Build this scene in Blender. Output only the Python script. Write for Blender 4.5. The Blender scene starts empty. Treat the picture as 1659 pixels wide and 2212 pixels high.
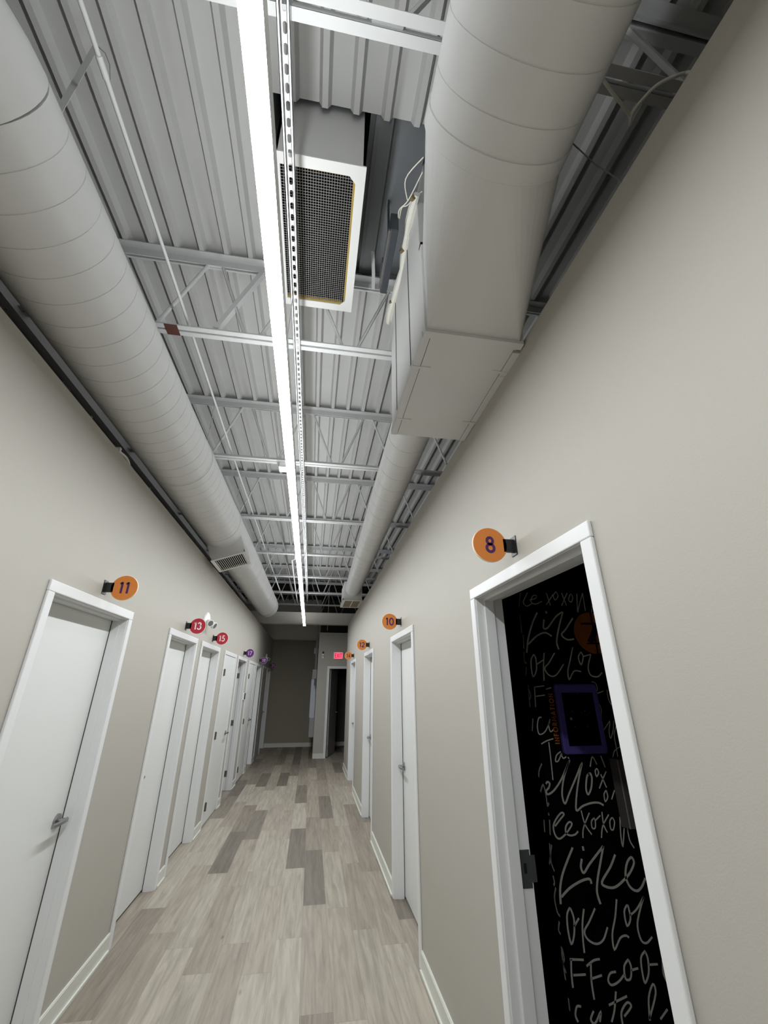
import bpy, math, random
from mathutils import Matrix, Vector
random.seed(7)
SC = bpy.context.scene
COL = SC.collection
PI = math.pi

# ------------------------------------------------------------------ camera, world, exposure
cam = bpy.data.cameras.new('camera')
cam_o = bpy.data.objects.new('camera', cam)
COL.objects.link(cam_o)
PITCH, YAW, EYE = 0.400173, 0.163124, 1.65
cp, sp, cy, sy = math.cos(PITCH), math.sin(PITCH), math.cos(YAW), math.sin(YAW)
fwd = Vector((sy*cp, cy*cp, sp)); rgt = Vector((cy, -sy, 0)); upv = rgt.cross(fwd)
cam_o.matrix_world = Matrix(((rgt.x, upv.x, -fwd.x, 0), (rgt.y, upv.y, -fwd.y, 0), (rgt.z, upv.z, -fwd.z, EYE), (0, 0, 0, 1)))
cam.sensor_fit = 'HORIZONTAL'; cam.sensor_width = 36.0
cam.lens = 36.0*884.43/1659.0
cam.clip_start = 0.01
SC.camera = cam_o

world = bpy.data.worlds.new('world'); SC.world = world; world.use_nodes = True
world.node_tree.nodes['Background'].inputs[0].default_value = (0.8, 0.9, 1.0, 1)
world.node_tree.nodes['Background'].inputs[1].default_value = 0.0
SC.view_settings.view_transform = 'Standard'
SC.view_settings.look = 'None'
SC.view_settings.gamma = 1.0
SC.view_settings.use_curve_mapping = False
SC.view_settings.exposure = 1.15
SC.cycles.use_denoising = True
SC.cycles.max_bounces = 10
SC.cycles.diffuse_bounces = 6
SC.cycles.sample_clamp_indirect = 8.0
LAMP_DOWN, LAMP_UP = 43.0, 15.0     # radiance of the corridor's linear lamp, lower and upper lens

XL, XR = -1.2438, 0.8055            # corridor wall faces
ZL, ZR = 2.9625, 3.0085             # wall tops
YEND = 13.85

# ------------------------------------------------------------------ materials
def srgb(r, g, b):
    def f(c):
        c /= 255.0
        return c/12.92 if c <= 0.04045 else ((c+0.055)/1.055)**2.4
    return (f(r), f(g), f(b), 1)

def new_mat(name):
    m = bpy.data.materials.new(name); m.use_nodes = True
    return m, m.node_tree, m.node_tree.nodes['Principled BSDF']

def mat(name, col, rough=0.5, metal=0.0, spec=0.5, bump=0.0, bscale=200.0, mottle=0.0, mscale=6.0, emit=None, estr=0.0):
    m, nt, b = new_mat(name)
    b.inputs['Roughness'].default_value = rough
    b.inputs['Metallic'].default_value = metal
    b.inputs['Specular IOR Level'].default_value = spec
    tc = nt.nodes.new('ShaderNodeTexCoord')
    n = nt.nodes.new('ShaderNodeTexNoise'); n.inputs['Scale'].default_value = mscale; n.inputs['Detail'].default_value = 5
    nt.links.new(tc.outputs['Object'], n.inputs['Vector'])
    mx = nt.nodes.new('ShaderNodeMix'); mx.data_type = 'RGBA'
    k = 1.0-mottle
    mx.inputs['A'].default_value = (col[0]*k, col[1]*k, col[2]*k, 1)
    k = 1.0+mottle*0.5
    mx.inputs['B'].default_value = (min(1, col[0]*k), min(1, col[1]*k), min(1, col[2]*k), 1)
    nt.links.new(n.outputs['Fac'], mx.inputs['Factor'])
    nt.links.new(mx.outputs['Result'], b.inputs['Base Color'])
    if bump > 0:
        n2 = nt.nodes.new('ShaderNodeTexNoise'); n2.inputs['Scale'].default_value = bscale; n2.inputs['Detail'].default_value = 3
        nt.links.new(tc.outputs['Object'], n2.inputs['Vector'])
        bp = nt.nodes.new('ShaderNodeBump'); bp.inputs['Strength'].default_value = bump; bp.inputs['Distance'].default_value = 0.002
        nt.links.new(n2.outputs['Fac'], bp.inputs['Height'])
        nt.links.new(bp.outputs['Normal'], b.inputs['Normal'])
    if emit:
        b.inputs['Emission Color'].default_value = emit
        b.inputs['Emission Strength'].default_value = estr
    return m

def plank_mat():
    m, nt, b = new_mat('vinyl_plank')
    N, Lk = nt.nodes.new, nt.links.new
    tc = N('ShaderNodeTexCoord'); sep = N('ShaderNodeSeparateXYZ'); Lk(tc.outputs['Object'], sep.inputs[0])
    def mth(op, a, bb=None, c=None):
        nd = N('ShaderNodeMath'); nd.operation = op
        for i, v in enumerate((a, bb, c)):
            if v is None: continue
            if isinstance(v, (int, float)): nd.inputs[i].default_value = v
            else: Lk(v, nd.inputs[i])
        return nd.outputs[0]
    PW, PL = 0.1815, 1.22
    u = mth('DIVIDE', mth('ADD', sep.outputs[0], 5.03), PW)
    row = mth('FLOOR', u)
    wn = N('ShaderNodeTexWhiteNoise'); wn.noise_dimensions = '1D'; Lk(row, wn.inputs['W'])
    v = mth('ADD', mth('DIVIDE', sep.outputs[1], PL), mth('MULTIPLY', wn.outputs['Value'], 7.31))
    seg = mth('FLOOR', v)
    cmb = N('ShaderNodeCombineXYZ'); Lk(row, cmb.inputs[0]); Lk(seg, cmb.inputs[1])
    wn2 = N('ShaderNodeTexWhiteNoise'); wn2.noise_dimensions = '2D'; Lk(cmb.outputs[0], wn2.inputs['Vector'])
    rmp = N('ShaderNodeValToRGB'); Lk(wn2.outputs['Value'], rmp.inputs[0])
    cr = rmp.color_ramp; cr.interpolation = 'LINEAR'
    stops = [(0.0, (106, 100, 91)), (0.13, (121, 113, 103)), (0.30, (143, 134, 122)), (0.55, (153, 143, 132)), (0.75, (155, 148, 135)), (1.0, (163, 156, 143))]
    cr.elements[0].position = 0; cr.elements[0].color = srgb(*stops[0][1])
    cr.elements[1].position = 1; cr.elements[1].color = srgb(*stops[-1][1])
    for p, c in stops[1:-1]:
        e = cr.elements.new(p); e.color = srgb(*c)
    # grain, stretched along the plank and shifted per plank
    off = N('ShaderNodeCombineXYZ'); Lk(mth('MULTIPLY', wn2.outputs['Value'], 91.0), off.inputs[2])
    mp = N('ShaderNodeMapping'); mp.inputs['Scale'].default_value = (34, 2.2, 1); Lk(tc.outputs['Object'], mp.inputs['Vector']); Lk(off.outputs[0], mp.inputs['Location'])
    g = N('ShaderNodeTexNoise'); g.inputs['Scale'].default_value = 1.0; g.inputs['Detail'].default_value = 7; g.inputs['Roughness'].default_value = 0.62; g.inputs['Distortion'].default_value = 0.6
    Lk(mp.outputs[0], g.inputs['Vector'])
    gr = N('ShaderNodeValToRGB'); Lk(g.outputs['Fac'], gr.inputs[0])
    gr.color_ramp.elements[0].position = 0.32; gr.color_ramp.elements[0].color = (0.62, 0.60, 0.58, 1)
    gr.color_ramp.elements[1].position = 0.62; gr.color_ramp.elements[1].color = (1.05, 1.05, 1.05, 1)
    mul = N('ShaderNodeMix'); mul.data_type = 'RGBA'; mul.blend_type = 'MULTIPLY'; mul.inputs['Factor'].default_value = 0.8
    Lk(rmp.outputs[0], mul.inputs['A']); Lk(gr.outputs[0], mul.inputs['B'])
    # knots
    mp2 = N('ShaderNodeMapping'); mp2.inputs['Scale'].default_value = (3.4, 1.1, 1); Lk(tc.outputs['Object'], mp2.inputs['Vector']); Lk(off.outputs[0], mp2.inputs['Location'])
    vo = N('ShaderNodeTexVoronoi'); vo.inputs['Scale'].default_value = 1.6; Lk(mp2.outputs[0], vo.inputs['Vector'])
    kr = N('ShaderNodeValToRGB'); Lk(vo.outputs['Distance'], kr.inputs[0])
    kr.color_ramp.elements[0].position = 0.02; kr.color_ramp.elements[0].color = (0.55, 0.52, 0.5, 1)
    kr.color_ramp.elements[1].position = 0.07; kr.color_ramp.elements[1].color = (1, 1, 1, 1)
    mul2 = N('ShaderNodeMix'); mul2.data_type = 'RGBA'; mul2.blend_type = 'MULTIPLY'; mul2.inputs['Factor'].default_value = 1
    Lk(mul.outputs['Result'], mul2.inputs['A']); Lk(kr.outputs[0], mul2.inputs['B'])
    # joints
    fu = mth('FRACT', u); fv = mth('FRACT', v)
    eu = mth('MINIMUM', fu, mth('SUBTRACT', 1.0, fu)); ev = mth('MINIMUM', fv, mth('SUBTRACT', 1.0, fv))
    ju = mth('LESS_THAN', eu, 0.0065); jv = mth('LESS_THAN', ev, 0.0011)
    j = mth('MAXIMUM', ju, jv)
    jm = N('ShaderNodeMix'); jm.data_type = 'RGBA'; Lk(mth('MULTIPLY', j, 0.4), jm.inputs['Factor']); Lk(mul2.outputs['Result'], jm.inputs['A']); jm.inputs['B'].default_value = srgb(88, 80, 72)
    Lk(jm.outputs['Result'], b.inputs['Base Color'])
    b.inputs['Roughness'].default_value = 0.55; b.inputs['Specular IOR Level'].default_value = 0.35
    bp = N('ShaderNodeBump'); bp.inputs['Strength'].default_value = 0.25; bp.inputs['Distance'].default_value = 0.001
    Lk(g.outputs['Fac'], bp.inputs['Height']); Lk(bp.outputs['Normal'], b.inputs['Normal'])
    return m

M = {}
M['wall'] = mat('wall_paint', srgb(171, 167, 159), 0.62, spec=0.3, bump=0.12, bscale=260, mottle=0.02)
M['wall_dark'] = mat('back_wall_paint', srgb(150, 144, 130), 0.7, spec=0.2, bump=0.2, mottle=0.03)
M['band'] = mat('upper_band_paint', srgb(226, 224, 216), 0.7, spec=0.2, mottle=0.03)
M['trim'] = mat('trim_paint', srgb(216, 217, 217), 0.38, spec=0.4, bump=0.08, bscale=60, mottle=0.015)
M['door'] = mat('door_paint', srgb(212, 213, 211), 0.4, spec=0.4, bump=0.06, bscale=90, mottle=0.015)
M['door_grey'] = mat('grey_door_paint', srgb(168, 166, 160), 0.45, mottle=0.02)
M['base'] = mat('baseboard_paint', srgb(205, 206, 198), 0.4, mottle=0.02)
M['steel'] = mat('painted_steel', srgb(208, 209, 209), 0.5, spec=0.4, mottle=0.05, mscale=14)
M['deck'] = mat('painted_deck', srgb(196, 196, 194), 0.55, spec=0.3, mottle=0.07, mscale=5)
M['deck_shade'] = mat('shaded_deck', srgb(62, 58, 56), 0.7, mottle=0.35, mscale=9)  # unlit far end of the deck, its shade put into the colour
M['duct'] = mat('painted_duct', srgb(212, 212, 211), 0.42, spec=0.4, mottle=0.05, mscale=5, bump=0.05, bscale=40)
M['duct_dark'] = mat('duct_inside', srgb(16, 16, 17), 0.8, spec=0.1)
M['galv'] = mat('galvanised', srgb(122, 125, 128), 0.5, metal=0.3, mottle=0.12, mscale=20)
M['plenum'] = mat('plenum_grey', srgb(96, 94, 92), 0.8, spec=0.1, mottle=0.1)
M['zinc'] = mat('zinc_strut', srgb(190, 192, 194), 0.32, metal=0.85, mottle=0.08, mscale=60)
M['white_metal'] = mat('white_enamel', srgb(228, 228, 226), 0.4)
M['wire'] = mat('galvanised_wire', srgb(160, 158, 155), 0.45, metal=0.2)
M['yellow'] = mat('yellow_insulation', srgb(176, 146, 52), 0.8, mottle=0.2, mscale=60)
M['rust'] = mat('red_primer', srgb(92, 52, 44), 0.7, mottle=0.2, mscale=40)
M['black'] = mat('black_plastic', srgb(22, 22, 24), 0.4)
M['charcoal'] = mat('charcoal_box', srgb(56, 60, 66), 0.45, mottle=0.1)
M['tape'] = mat('white_tape', srgb(226, 224, 214), 0.6, mottle=0.12, mscale=30, bump=0.6, bscale=45)
M['mastic'] = mat('old_mastic', srgb(128, 112, 78), 0.8, mottle=0.3, mscale=80)
M['cable'] = mat('cream_cable', srgb(248, 244, 230), 0.5)
M['chrome'] = mat('satin_chrome', srgb(150, 150, 150), 0.28, metal=0.9)
M['hinge'] = mat('hinge_metal', srgb(116, 114, 110), 0.4, metal=0.6)
M['strike'] = mat('strike_metal', srgb(84, 86, 88), 0.4, metal=0.5)
M['orange'] = mat('orange_disc', srgb(206, 122, 48), 0.5, mottle=0.05, mscale=40)
M['red'] = mat('red_disc', srgb(176, 30, 54), 0.5, mottle=0.05, mscale=40)
M['purple'] = mat('purple_disc', srgb(84, 36, 118), 0.5, mottle=0.05, mscale=40)
M['num_purple'] = mat('purple_numeral', srgb(62, 18, 84), 0.5)
M['num_white'] = mat('white_numeral', srgb(238, 224, 226), 0.5)
M['num_pink'] = mat('pink_numeral', srgb(226, 170, 190), 0.5)
M['rim'] = mat('pale_rim', srgb(240, 226, 206), 0.5)
M['booth'] = mat('black_wallcovering', srgb(9, 9, 11), 0.6, spec=0.15)
M['chalk'] = mat('chalk_lettering', srgb(246, 243, 230), 0.8, mottle=0.2, mscale=90)
M['tablet_purple'] = mat('purple_tablet_frame', srgb(122, 106, 204), 0.4, mottle=0.04)
M['tan'] = mat('tan_louvre', srgb(132, 118, 98), 0.6)
M['seal'] = mat('door_gap_shade', srgb(60, 60, 60), 0.8)  # dark tone standing for shade in the gaps of closed doors
M['screen'] = mat('dark_screen', srgb(6, 6, 8), 0.25)
M['dots'] = mat('grey_dots', srgb(190, 190, 194), 0.5)
M['or_text'] = mat('orange_text', srgb(244, 140, 62), 0.5)
M['dispenser'] = mat('dispenser_grey', srgb(104, 98, 94), 0.5, mottle=0.05)
M['exit_red'] = mat('lit_exit_face', srgb(200, 30, 50), 0.4, emit=srgb(255, 66, 96), estr=1.0)
M['exit_text'] = mat('exit_letters', srgb(110, 30, 44), 0.5, emit=srgb(150, 40, 60), estr=0.3)
M['cabinet'] = mat('cabinet_blue_grey', srgb(186, 192, 202), 0.45, mottle=0.03)
M['cabinet_dark'] = mat('cabinet_dark_grey', srgb(150, 150, 150), 0.5, mottle=0.05)
M['lens_down'] = mat('lamp_lens_lower', (0.9, 0.9, 0.9, 1), 0.5, emit=(0.962, 1.0, 1.02, 1), estr=LAMP_DOWN)
M['lens_up'] = mat('lamp_lens_upper', (0.9, 0.9, 0.9, 1), 0.5, emit=(0.962, 1.0, 1.02, 1), estr=LAMP_UP)
M['plank'] = plank_mat()

# ------------------------------------------------------------------ mesh builder
def wloc(o):
    v = Vector((0, 0, 0))
    while o is not None:
        v += o.location; o = o.parent
    return v

class MB:
    def __init__(s): s.v = []; s.f = []; s.mi = []; s.cur = 0
    def quad(s, *p):
        i = len(s.v); s.v += [tuple(q) for q in p]; s.f.append(tuple(range(i, i+len(p)))); s.mi.append(s.cur)
    def box(s, x0, x1, y0, y1, z0, z1):
        if x0 > x1: x0, x1 = x1, x0
        if y0 > y1: y0, y1 = y1, y0
        i = len(s.v)
        s.v += [(x0, y0, z0), (x1, y0, z0), (x1, y1, z0), (x0, y1, z0), (x0, y0, z1), (x1, y0, z1), (x1, y1, z1), (x0, y1, z1)]
        for f in ((0, 3, 2, 1), (4, 5, 6, 7), (0, 1, 5, 4), (1, 2, 6, 5), (2, 3, 7, 6), (3, 0, 4, 7)):
            s.f.append(tuple(i+k for k in f)); s.mi.append(s.cur)
        return s
    def hexa(s, b, t):      # bottom 4 points, top 4 points
        i = len(s.v); s.v += [tuple(p) for p in b]+[tuple(p) for p in t]
        for f in ((0, 3, 2, 1), (4, 5, 6, 7), (0, 1, 5, 4), (1, 2, 6, 5), (2, 3, 7, 6), (3, 0, 4, 7)):
            s.f.append(tuple(i+k for k in f)); s.mi.append(s.cur)
        return s
    def ring_loft(s, rings, cap0=True, cap1=True):
        n = len(rings[0]); i0 = len(s.v)
        for r in rings: s.v += [tuple(p) for p in r]
        for k in range(len(rings)-1):
            a = i0+k*n; b = a+n
            for j in range(n):
                j2 = (j+1) % n
                s.f.append((a+j, a+j2, b+j2, b+j)); s.mi.append(s.cur)
        if cap0: s.f.append(tuple(range(i0+n-1, i0-1, -1))); s.mi.append(s.cur)
        if cap1:
            b = i0+(len(rings)-1)*n; s.f.append(tuple(range(b, b+n))); s.mi.append(s.cur)
        return s
    def tube(s, pts, r, n=8, radii=None):
        pts = [Vector(p) for p in pts]; rings = []
        prev = None
        for k, p in enumerate(pts):
            if k == 0: t = pts[1]-p
            elif k == len(pts)-1: t = p-pts[k-1]
            else: t = (pts[k+1]-p).normalized()+(p-pts[k-1]).normalized()
            t.normalize()
            if prev is None:
                ref = Vector((0, 0, 1)) if abs(t.z) < 0.9 else Vector((1, 0, 0))
                a = t.cross(ref).normalized()
            else:
                a = (prev-t*prev.dot(t)).normalized()
            prev = a; b = t.cross(a)
            rr = radii[k] if radii else r
            rings.append([p+a*(rr*math.cos(2*PI*j/n))+b*(rr*math.sin(2*PI*j/n)) for j in range(n)])
        return s.ring_loft(rings)
    def cyl(s, p0, p1, r, n=24, r2=None):
        return s.tube([p0, p1], r, n, radii=[r, r if r2 is None else r2])
    def ribbon(s, pts2, w, f3, d0, d1):     # pts2 in a plane, f3(u, v, depth) -> xyz
        n = len(pts2)
        P = [Vector((a, b)) for a, b in pts2]
        Lf, Rt = [], []
        for k in range(n):
            if k == 0: t = (P[1]-P[0]).normalized(); sc = 1
            elif k == n-1: t = (P[k]-P[k-1]).normalized(); sc = 1
            else:
                a = (P[k]-P[k-1]).normalized(); b = (P[k+1]-P[k]).normalized()
                t = a+b
                if t.length < 1e-4: t = a
                t.normalize(); sc = min(1.8, 1/max(0.3, t.dot(a)))
            nn = Vector((-t.y, t.x))*(w*0.5*sc)
            Lf.append(P[k]+nn); Rt.append(P[k]-nn)
        for k in range(n-1):
            a, b, c, d = Lf[k], Rt[k], Rt[k+1], Lf[k+1]
            s.hexa([f3(q.x, q.y, d0) for q in (a, b, c, d)], [f3(q.x, q.y, d1) for q in (a, b, c, d)])
        return s
    def build(s, name, m, parent=None, smooth=False, bevel=0, loc=None):
        me = bpy.data.meshes.new(name)
        o = bpy.data.objects.new(name, me); COL.objects.link(o)
        if parent is not None:
            o.parent = parent; org = wloc(parent)
        elif loc is not None:
            o.location = loc; org = Vector(loc)
        else:
            xs = [p[0] for p in s.v]; ys = [p[1] for p in s.v]; zs = [p[2] for p in s.v]
            org = Vector(((min(xs)+max(xs))/2, (min(ys)+max(ys))/2, min(zs))); o.location = org
        me.from_pydata([(p[0]-org.x, p[1]-org.y, p[2]-org.z) for p in s.v], [], s.f)
        for mm in (m if isinstance(m, (list, tuple)) else [m]): me.materials.append(M[mm])
        for p, k in zip(me.polygons, s.mi): p.material_index = k
        import bmesh
        bm = bmesh.new(); bm.from_mesh(me); bmesh.ops.recalc_face_normals(bm, faces=bm.faces); bm.to_mesh(me); bm.free()
        if smooth:
            for p in me.polygons: p.use_smooth = True
            try: me.set_sharp_from_angle(angle=math.radians(35))
            except Exception: pass
        if bevel:
            md = o.modifiers.new('bevel', 'BEVEL'); md.width = bevel; md.segments = 2; md.limit_method = 'ANGLE'
        return o

def tag(o, label=None, cat=None, group=None, kind=None):
    if label: o['label'] = label
    if cat: o['category'] = cat
    if group: o['group'] = group
    if kind: o['kind'] = kind
    return o

def thing(name, loc, label, cat, group=None, kind=None):
    o = bpy.data.objects.new(name, None); COL.objects.link(o); o.location = loc; o.empty_display_size = 0.05
    return tag(o, label, cat, group, kind)

def copy_tree(o, parent=None):
    c = o.copy(); COL.objects.link(c); c.parent = parent
    for ch in list(o.children): copy_tree(ch, c)
    return c

def smooth_pts(P, n=5):
    if len(P) < 3: return P
    out = []
    for i in range(len(P)-1):
        p0 = P[max(0, i-1)]; p1 = P[i]; p2 = P[i+1]; p3 = P[min(len(P)-1, i+2)]
        for k in range(n):
            t = k/n
            out.append(tuple(0.5*((2*b)+(c-a)*t+(2*a-5*b+4*c-d)*t*t+(-a+3*b-3*c+d)*t**3) for a, b, c, d in zip(p0, p1, p2, p3)))
    out.append(tuple(P[-1]))
    return out

# ------------------------------------------------------------------ structure
def struct(name, mb, m, parent=None, **k):
    o = mb.build(name, m, parent, **k)
    if parent is None: o['kind'] = 'structure'
    return o

WT = 0.135
Y0 = -3.0
struct('floor', MB().box(-5, 5, Y0-0.2, 14.4, -0.1, 0), 'plank', loc=(0, 0, 0))

LEFT = [(2.125, 3.108), (3.925, 4.885), (5.076, 6.090), (6.448, 7.440), (7.623, 8.650), (8.977, 10.03), (10.19, 11.20), (11.56, 12.66), (12.75, 13.78)]
RIGHT = [(1.035, 2.045), (3.387, 4.400), (5.720, 6.735), (8.060, 9.110)]
def wall_run(xa, xb, y0, y1, ztop, doors):
    mb = MB(); y = y0
    for a, b in doors:
        mb.box(xa, xb, y, a+0.034, 0, ztop)
        mb.box(xa, xb, a+0.034, b-0.034, 2.076, ztop)
        y = b-0.034
    mb.box(xa, xb, y, y1, 0, ztop)
    return mb
struct('wall_left', wall_run(XL-WT, XL, Y0, YEND+0.15, ZL, LEFT), 'wall')
struct('wall_right', wall_run(XR, XR+WT, Y0, 10.30, ZR, RIGHT), 'wall')
struct('wall_end', MB().box(XL-WT, 0.146, YEND, YEND+0.15, 0, 2.966), 'wall_dark')
struct('wall_end_upper', MB().box(XL-1.5, 0.20, YEND+0.06, YEND+0.2, 2.9, 4.3), 'band')
struct('wall_end_plenum', MB().box(0.20, 5, YEND+0.06, YEND+0.2, 0, 4.3).box(-5, XL-1.5, YEND+0.06, YEND+0.2, 0, 4.3), 'plenum')
PY = 11.68
pw = MB().box(0.146, 0.438, PY, PY+0.12, 0, 2.972).box(0.438, 1.376, PY, PY+0.12, 2.076, 2.972).box(1.376, 5, PY, PY+0.12, 0, 2.972)
struct('wall_exit', pw, 'wall')
struct('wall_return', MB().box(0.146, 0.266, PY+0.12, YEND, 0, 2.972), 'wall_dark')
struct('wall_back', MB().box(-5, 5, Y0-0.15, Y0, 0, 4.3), 'wall')
struct('wall_outer_left', MB().box(-5.1, -5, Y0, YEND, 0, 4.3), 'plenum')
struct('wall_outer_right', MB().box(5, 5.1, Y0, YEND, 0, 4.3), 'plenum')
struct('trim_1', MB().box(XL-0.6, 2.4, 10.302, 10.50, 3.012, 3.285), 'wall', bevel=0.004)
# lids over the side rooms, out of sight above the wall tops
struct('ceiling_left_rooms', MB().box(-5, XL-WT, Y0, YEND, 2.86, 2.90), 'plenum')
struct('ceiling_right_rooms', MB().box(XR+WT, 5, Y0, 10.30, 2.86, 2.90).box(0.266, 5, PY+0.12, YEND, 2.86, 2.90), 'plenum')

struct('floor_room', MB().box(XR+0.12, 5, -1.0, 5.0, 0, 0.004), 'booth', loc=(1, 1, 0))
# corrugated roof deck, ribs along the corridor
PITCHD = 0.1524
def deck_profile(x0, x1):
    pts = []; k = math.floor((x0+0.03)/PITCHD)
    x = x0
    pts.append((x0, 0.042))
    for kk in range(k, int((x1)/PITCHD)+2):
        c = kk*PITCHD+0.043
        for dx, z in ((-0.030, 0.042), (-0.014, 0.0), (0.014, 0.0), (0.030, 0.042)):
            if x0 < c+dx < x1: pts.append((c+dx, z))
    pts.append((x1, pts[-1][1]))
    pts[0] = (x0, pts[1][1])
    return pts
def deck(mb, x0, x1, y0, y1, zb=4.232):
    P = deck_profile(x0, x1)
    for (xa, za), (xb, zc) in zip(P, P[1:]):
        mb.quad((xa, y0, zb+za), (xb, y0, zb+zc), (xb, y1, zb+zc), (xa, y1, zb+za))
HX0, HX1, HY0, HY1 = -0.36, 0.86, 1.10, 1.97
d = MB()
deck(d, -5, 5, Y0, HY0); deck(d, -5, HX0, HY0, HY1); deck(d, HX1, 5, HY0, HY1); deck(d, -5, 5, HY1, 11.35)
struct('ceiling', d, 'deck', loc=(0, 0, 4.232))
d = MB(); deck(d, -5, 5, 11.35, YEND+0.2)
struct('ceiling_shaded_deck', d, 'deck_shade', loc=(0, 11.35, 4.232))  # same deck, coloured dark to stand for the missing light
# curb of the roof opening above return box and supply drop
c = MB()
c.box(HX0-0.02, HX0, HY0-0.02, HY1+0.02, 4.275, 4.75).box(HX1, HX1+0.02, HY0-0.02, HY1+0.02, 4.275, 4.75)
c.box(HX0, HX1, HY0-0.02, HY0, 4.275, 4.75).box(HX0, HX1, HY1, HY1+0.02, 4.275, 4.75)
c.box(HX0, HX1, HY0, HY1, 4.75, 4.78)
curb = tag(c.build('roof_curb', 'galv'), 'grey steel curb lining the roof opening between grille box and supply duct', 'roof curb')
MB().box(0.118, 0.43, HY0+0.002, HY1-0.002, 4.318, 4.324).build('flashing', 'galv', curb)
rb = MB().box(0.145, 0.165, HY0+0.002, HY1-0.002, 4.28, 4.317).box(0.215, 0.235, HY0+0.002, HY1-0.002, 4.28, 4.317).box(0.165, 0.215, HY0+0.002, HY1-0.002, 4.276, 4.282)
rb.build('channel', 'galv', curb)

# baseboards
def baseboard(segs, xw, s):
    mb = MB()
    for a, b in segs:
        mb.box(xw, xw+s*0.012, a, b, 0, 0.098)
        mb.box(xw+s*0.012, xw+s*0.022, a, b, 0, 0.014)
        mb.box(xw, xw+s*0.009, a, b, 0.098, 0.104)
    return mb
def gaps(y0, y1, doors):
    out = []; y = y0
    for a, b in doors:
        out.append((y, a)); y = b
    out.append((y, y1)); return out
struct('baseboard_left', baseboard(gaps(Y0, YEND, LEFT), XL, 1), 'base')
struct('baseboard_right', baseboard(gaps(Y0, 10.30, RIGHT), XR, -1), 'base')
struct('baseboard_end', MB().box(XL+0.02, 0.12, YEND-0.012, YEND, 0, 0.104).box(XL+0.02, 0.12, YEND-0.020, YEND-0.012, 0, 0.014), 'base')
struct('baseboard_exit', MB().box(0.146, 0.402, PY-0.012, PY, 0, 0.104).box(0.146, 0.402, PY-0.02, PY-0.012, 0, 0.014), 'base')
struct('baseboard_room', MB().box(0.27, 3.0, YEND+0.03, YEND+0.058, 0, 0.104), 'base')

# ------------------------------------------------------------------ doors
def lever(parent, xf, s, y, z, dirn, name='lever_handle'):
    mb = MB()
    mb.tube([(xf, y, z), (xf+s*0.010, y, z), (xf+s*0.014, y, z)], 0.03, 28, radii=[0.033, 0.033, 0.026])
    mb.tube([(xf+s*0.012, y, z), (xf+s*0.040, y, z)], 0.0115, 14)
    # flat lever blade with a rounded return
    P = [(xf+s*0.046, y-dirn*0.016), (xf+s*0.050, y+dirn*0.03), (xf+s*0.050, y+dirn*0.085), (xf+s*0.044, y+dirn*0.118)]
    P = smooth_pts(P, 4)
    rings = []
    for k, (x, yy) in enumerate(P):
        t = k/(len(P)-1); hz = 0.0135*(1-0.25*t); w = 0.0075
        rings.append([(x-w*s, yy, z-hz*0.7), (x-w*s, yy, z+hz*0.7), (x-w*s*0.3, yy, z+hz), (x+w*s, yy, z+hz*0.6), (x+w*s, yy, z-hz*0.6), (x-w*s*0.3, yy, z-hz)])
    mb.ring_loft(rings)
    return mb.build(name, 'chrome', parent, smooth=True)

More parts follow.
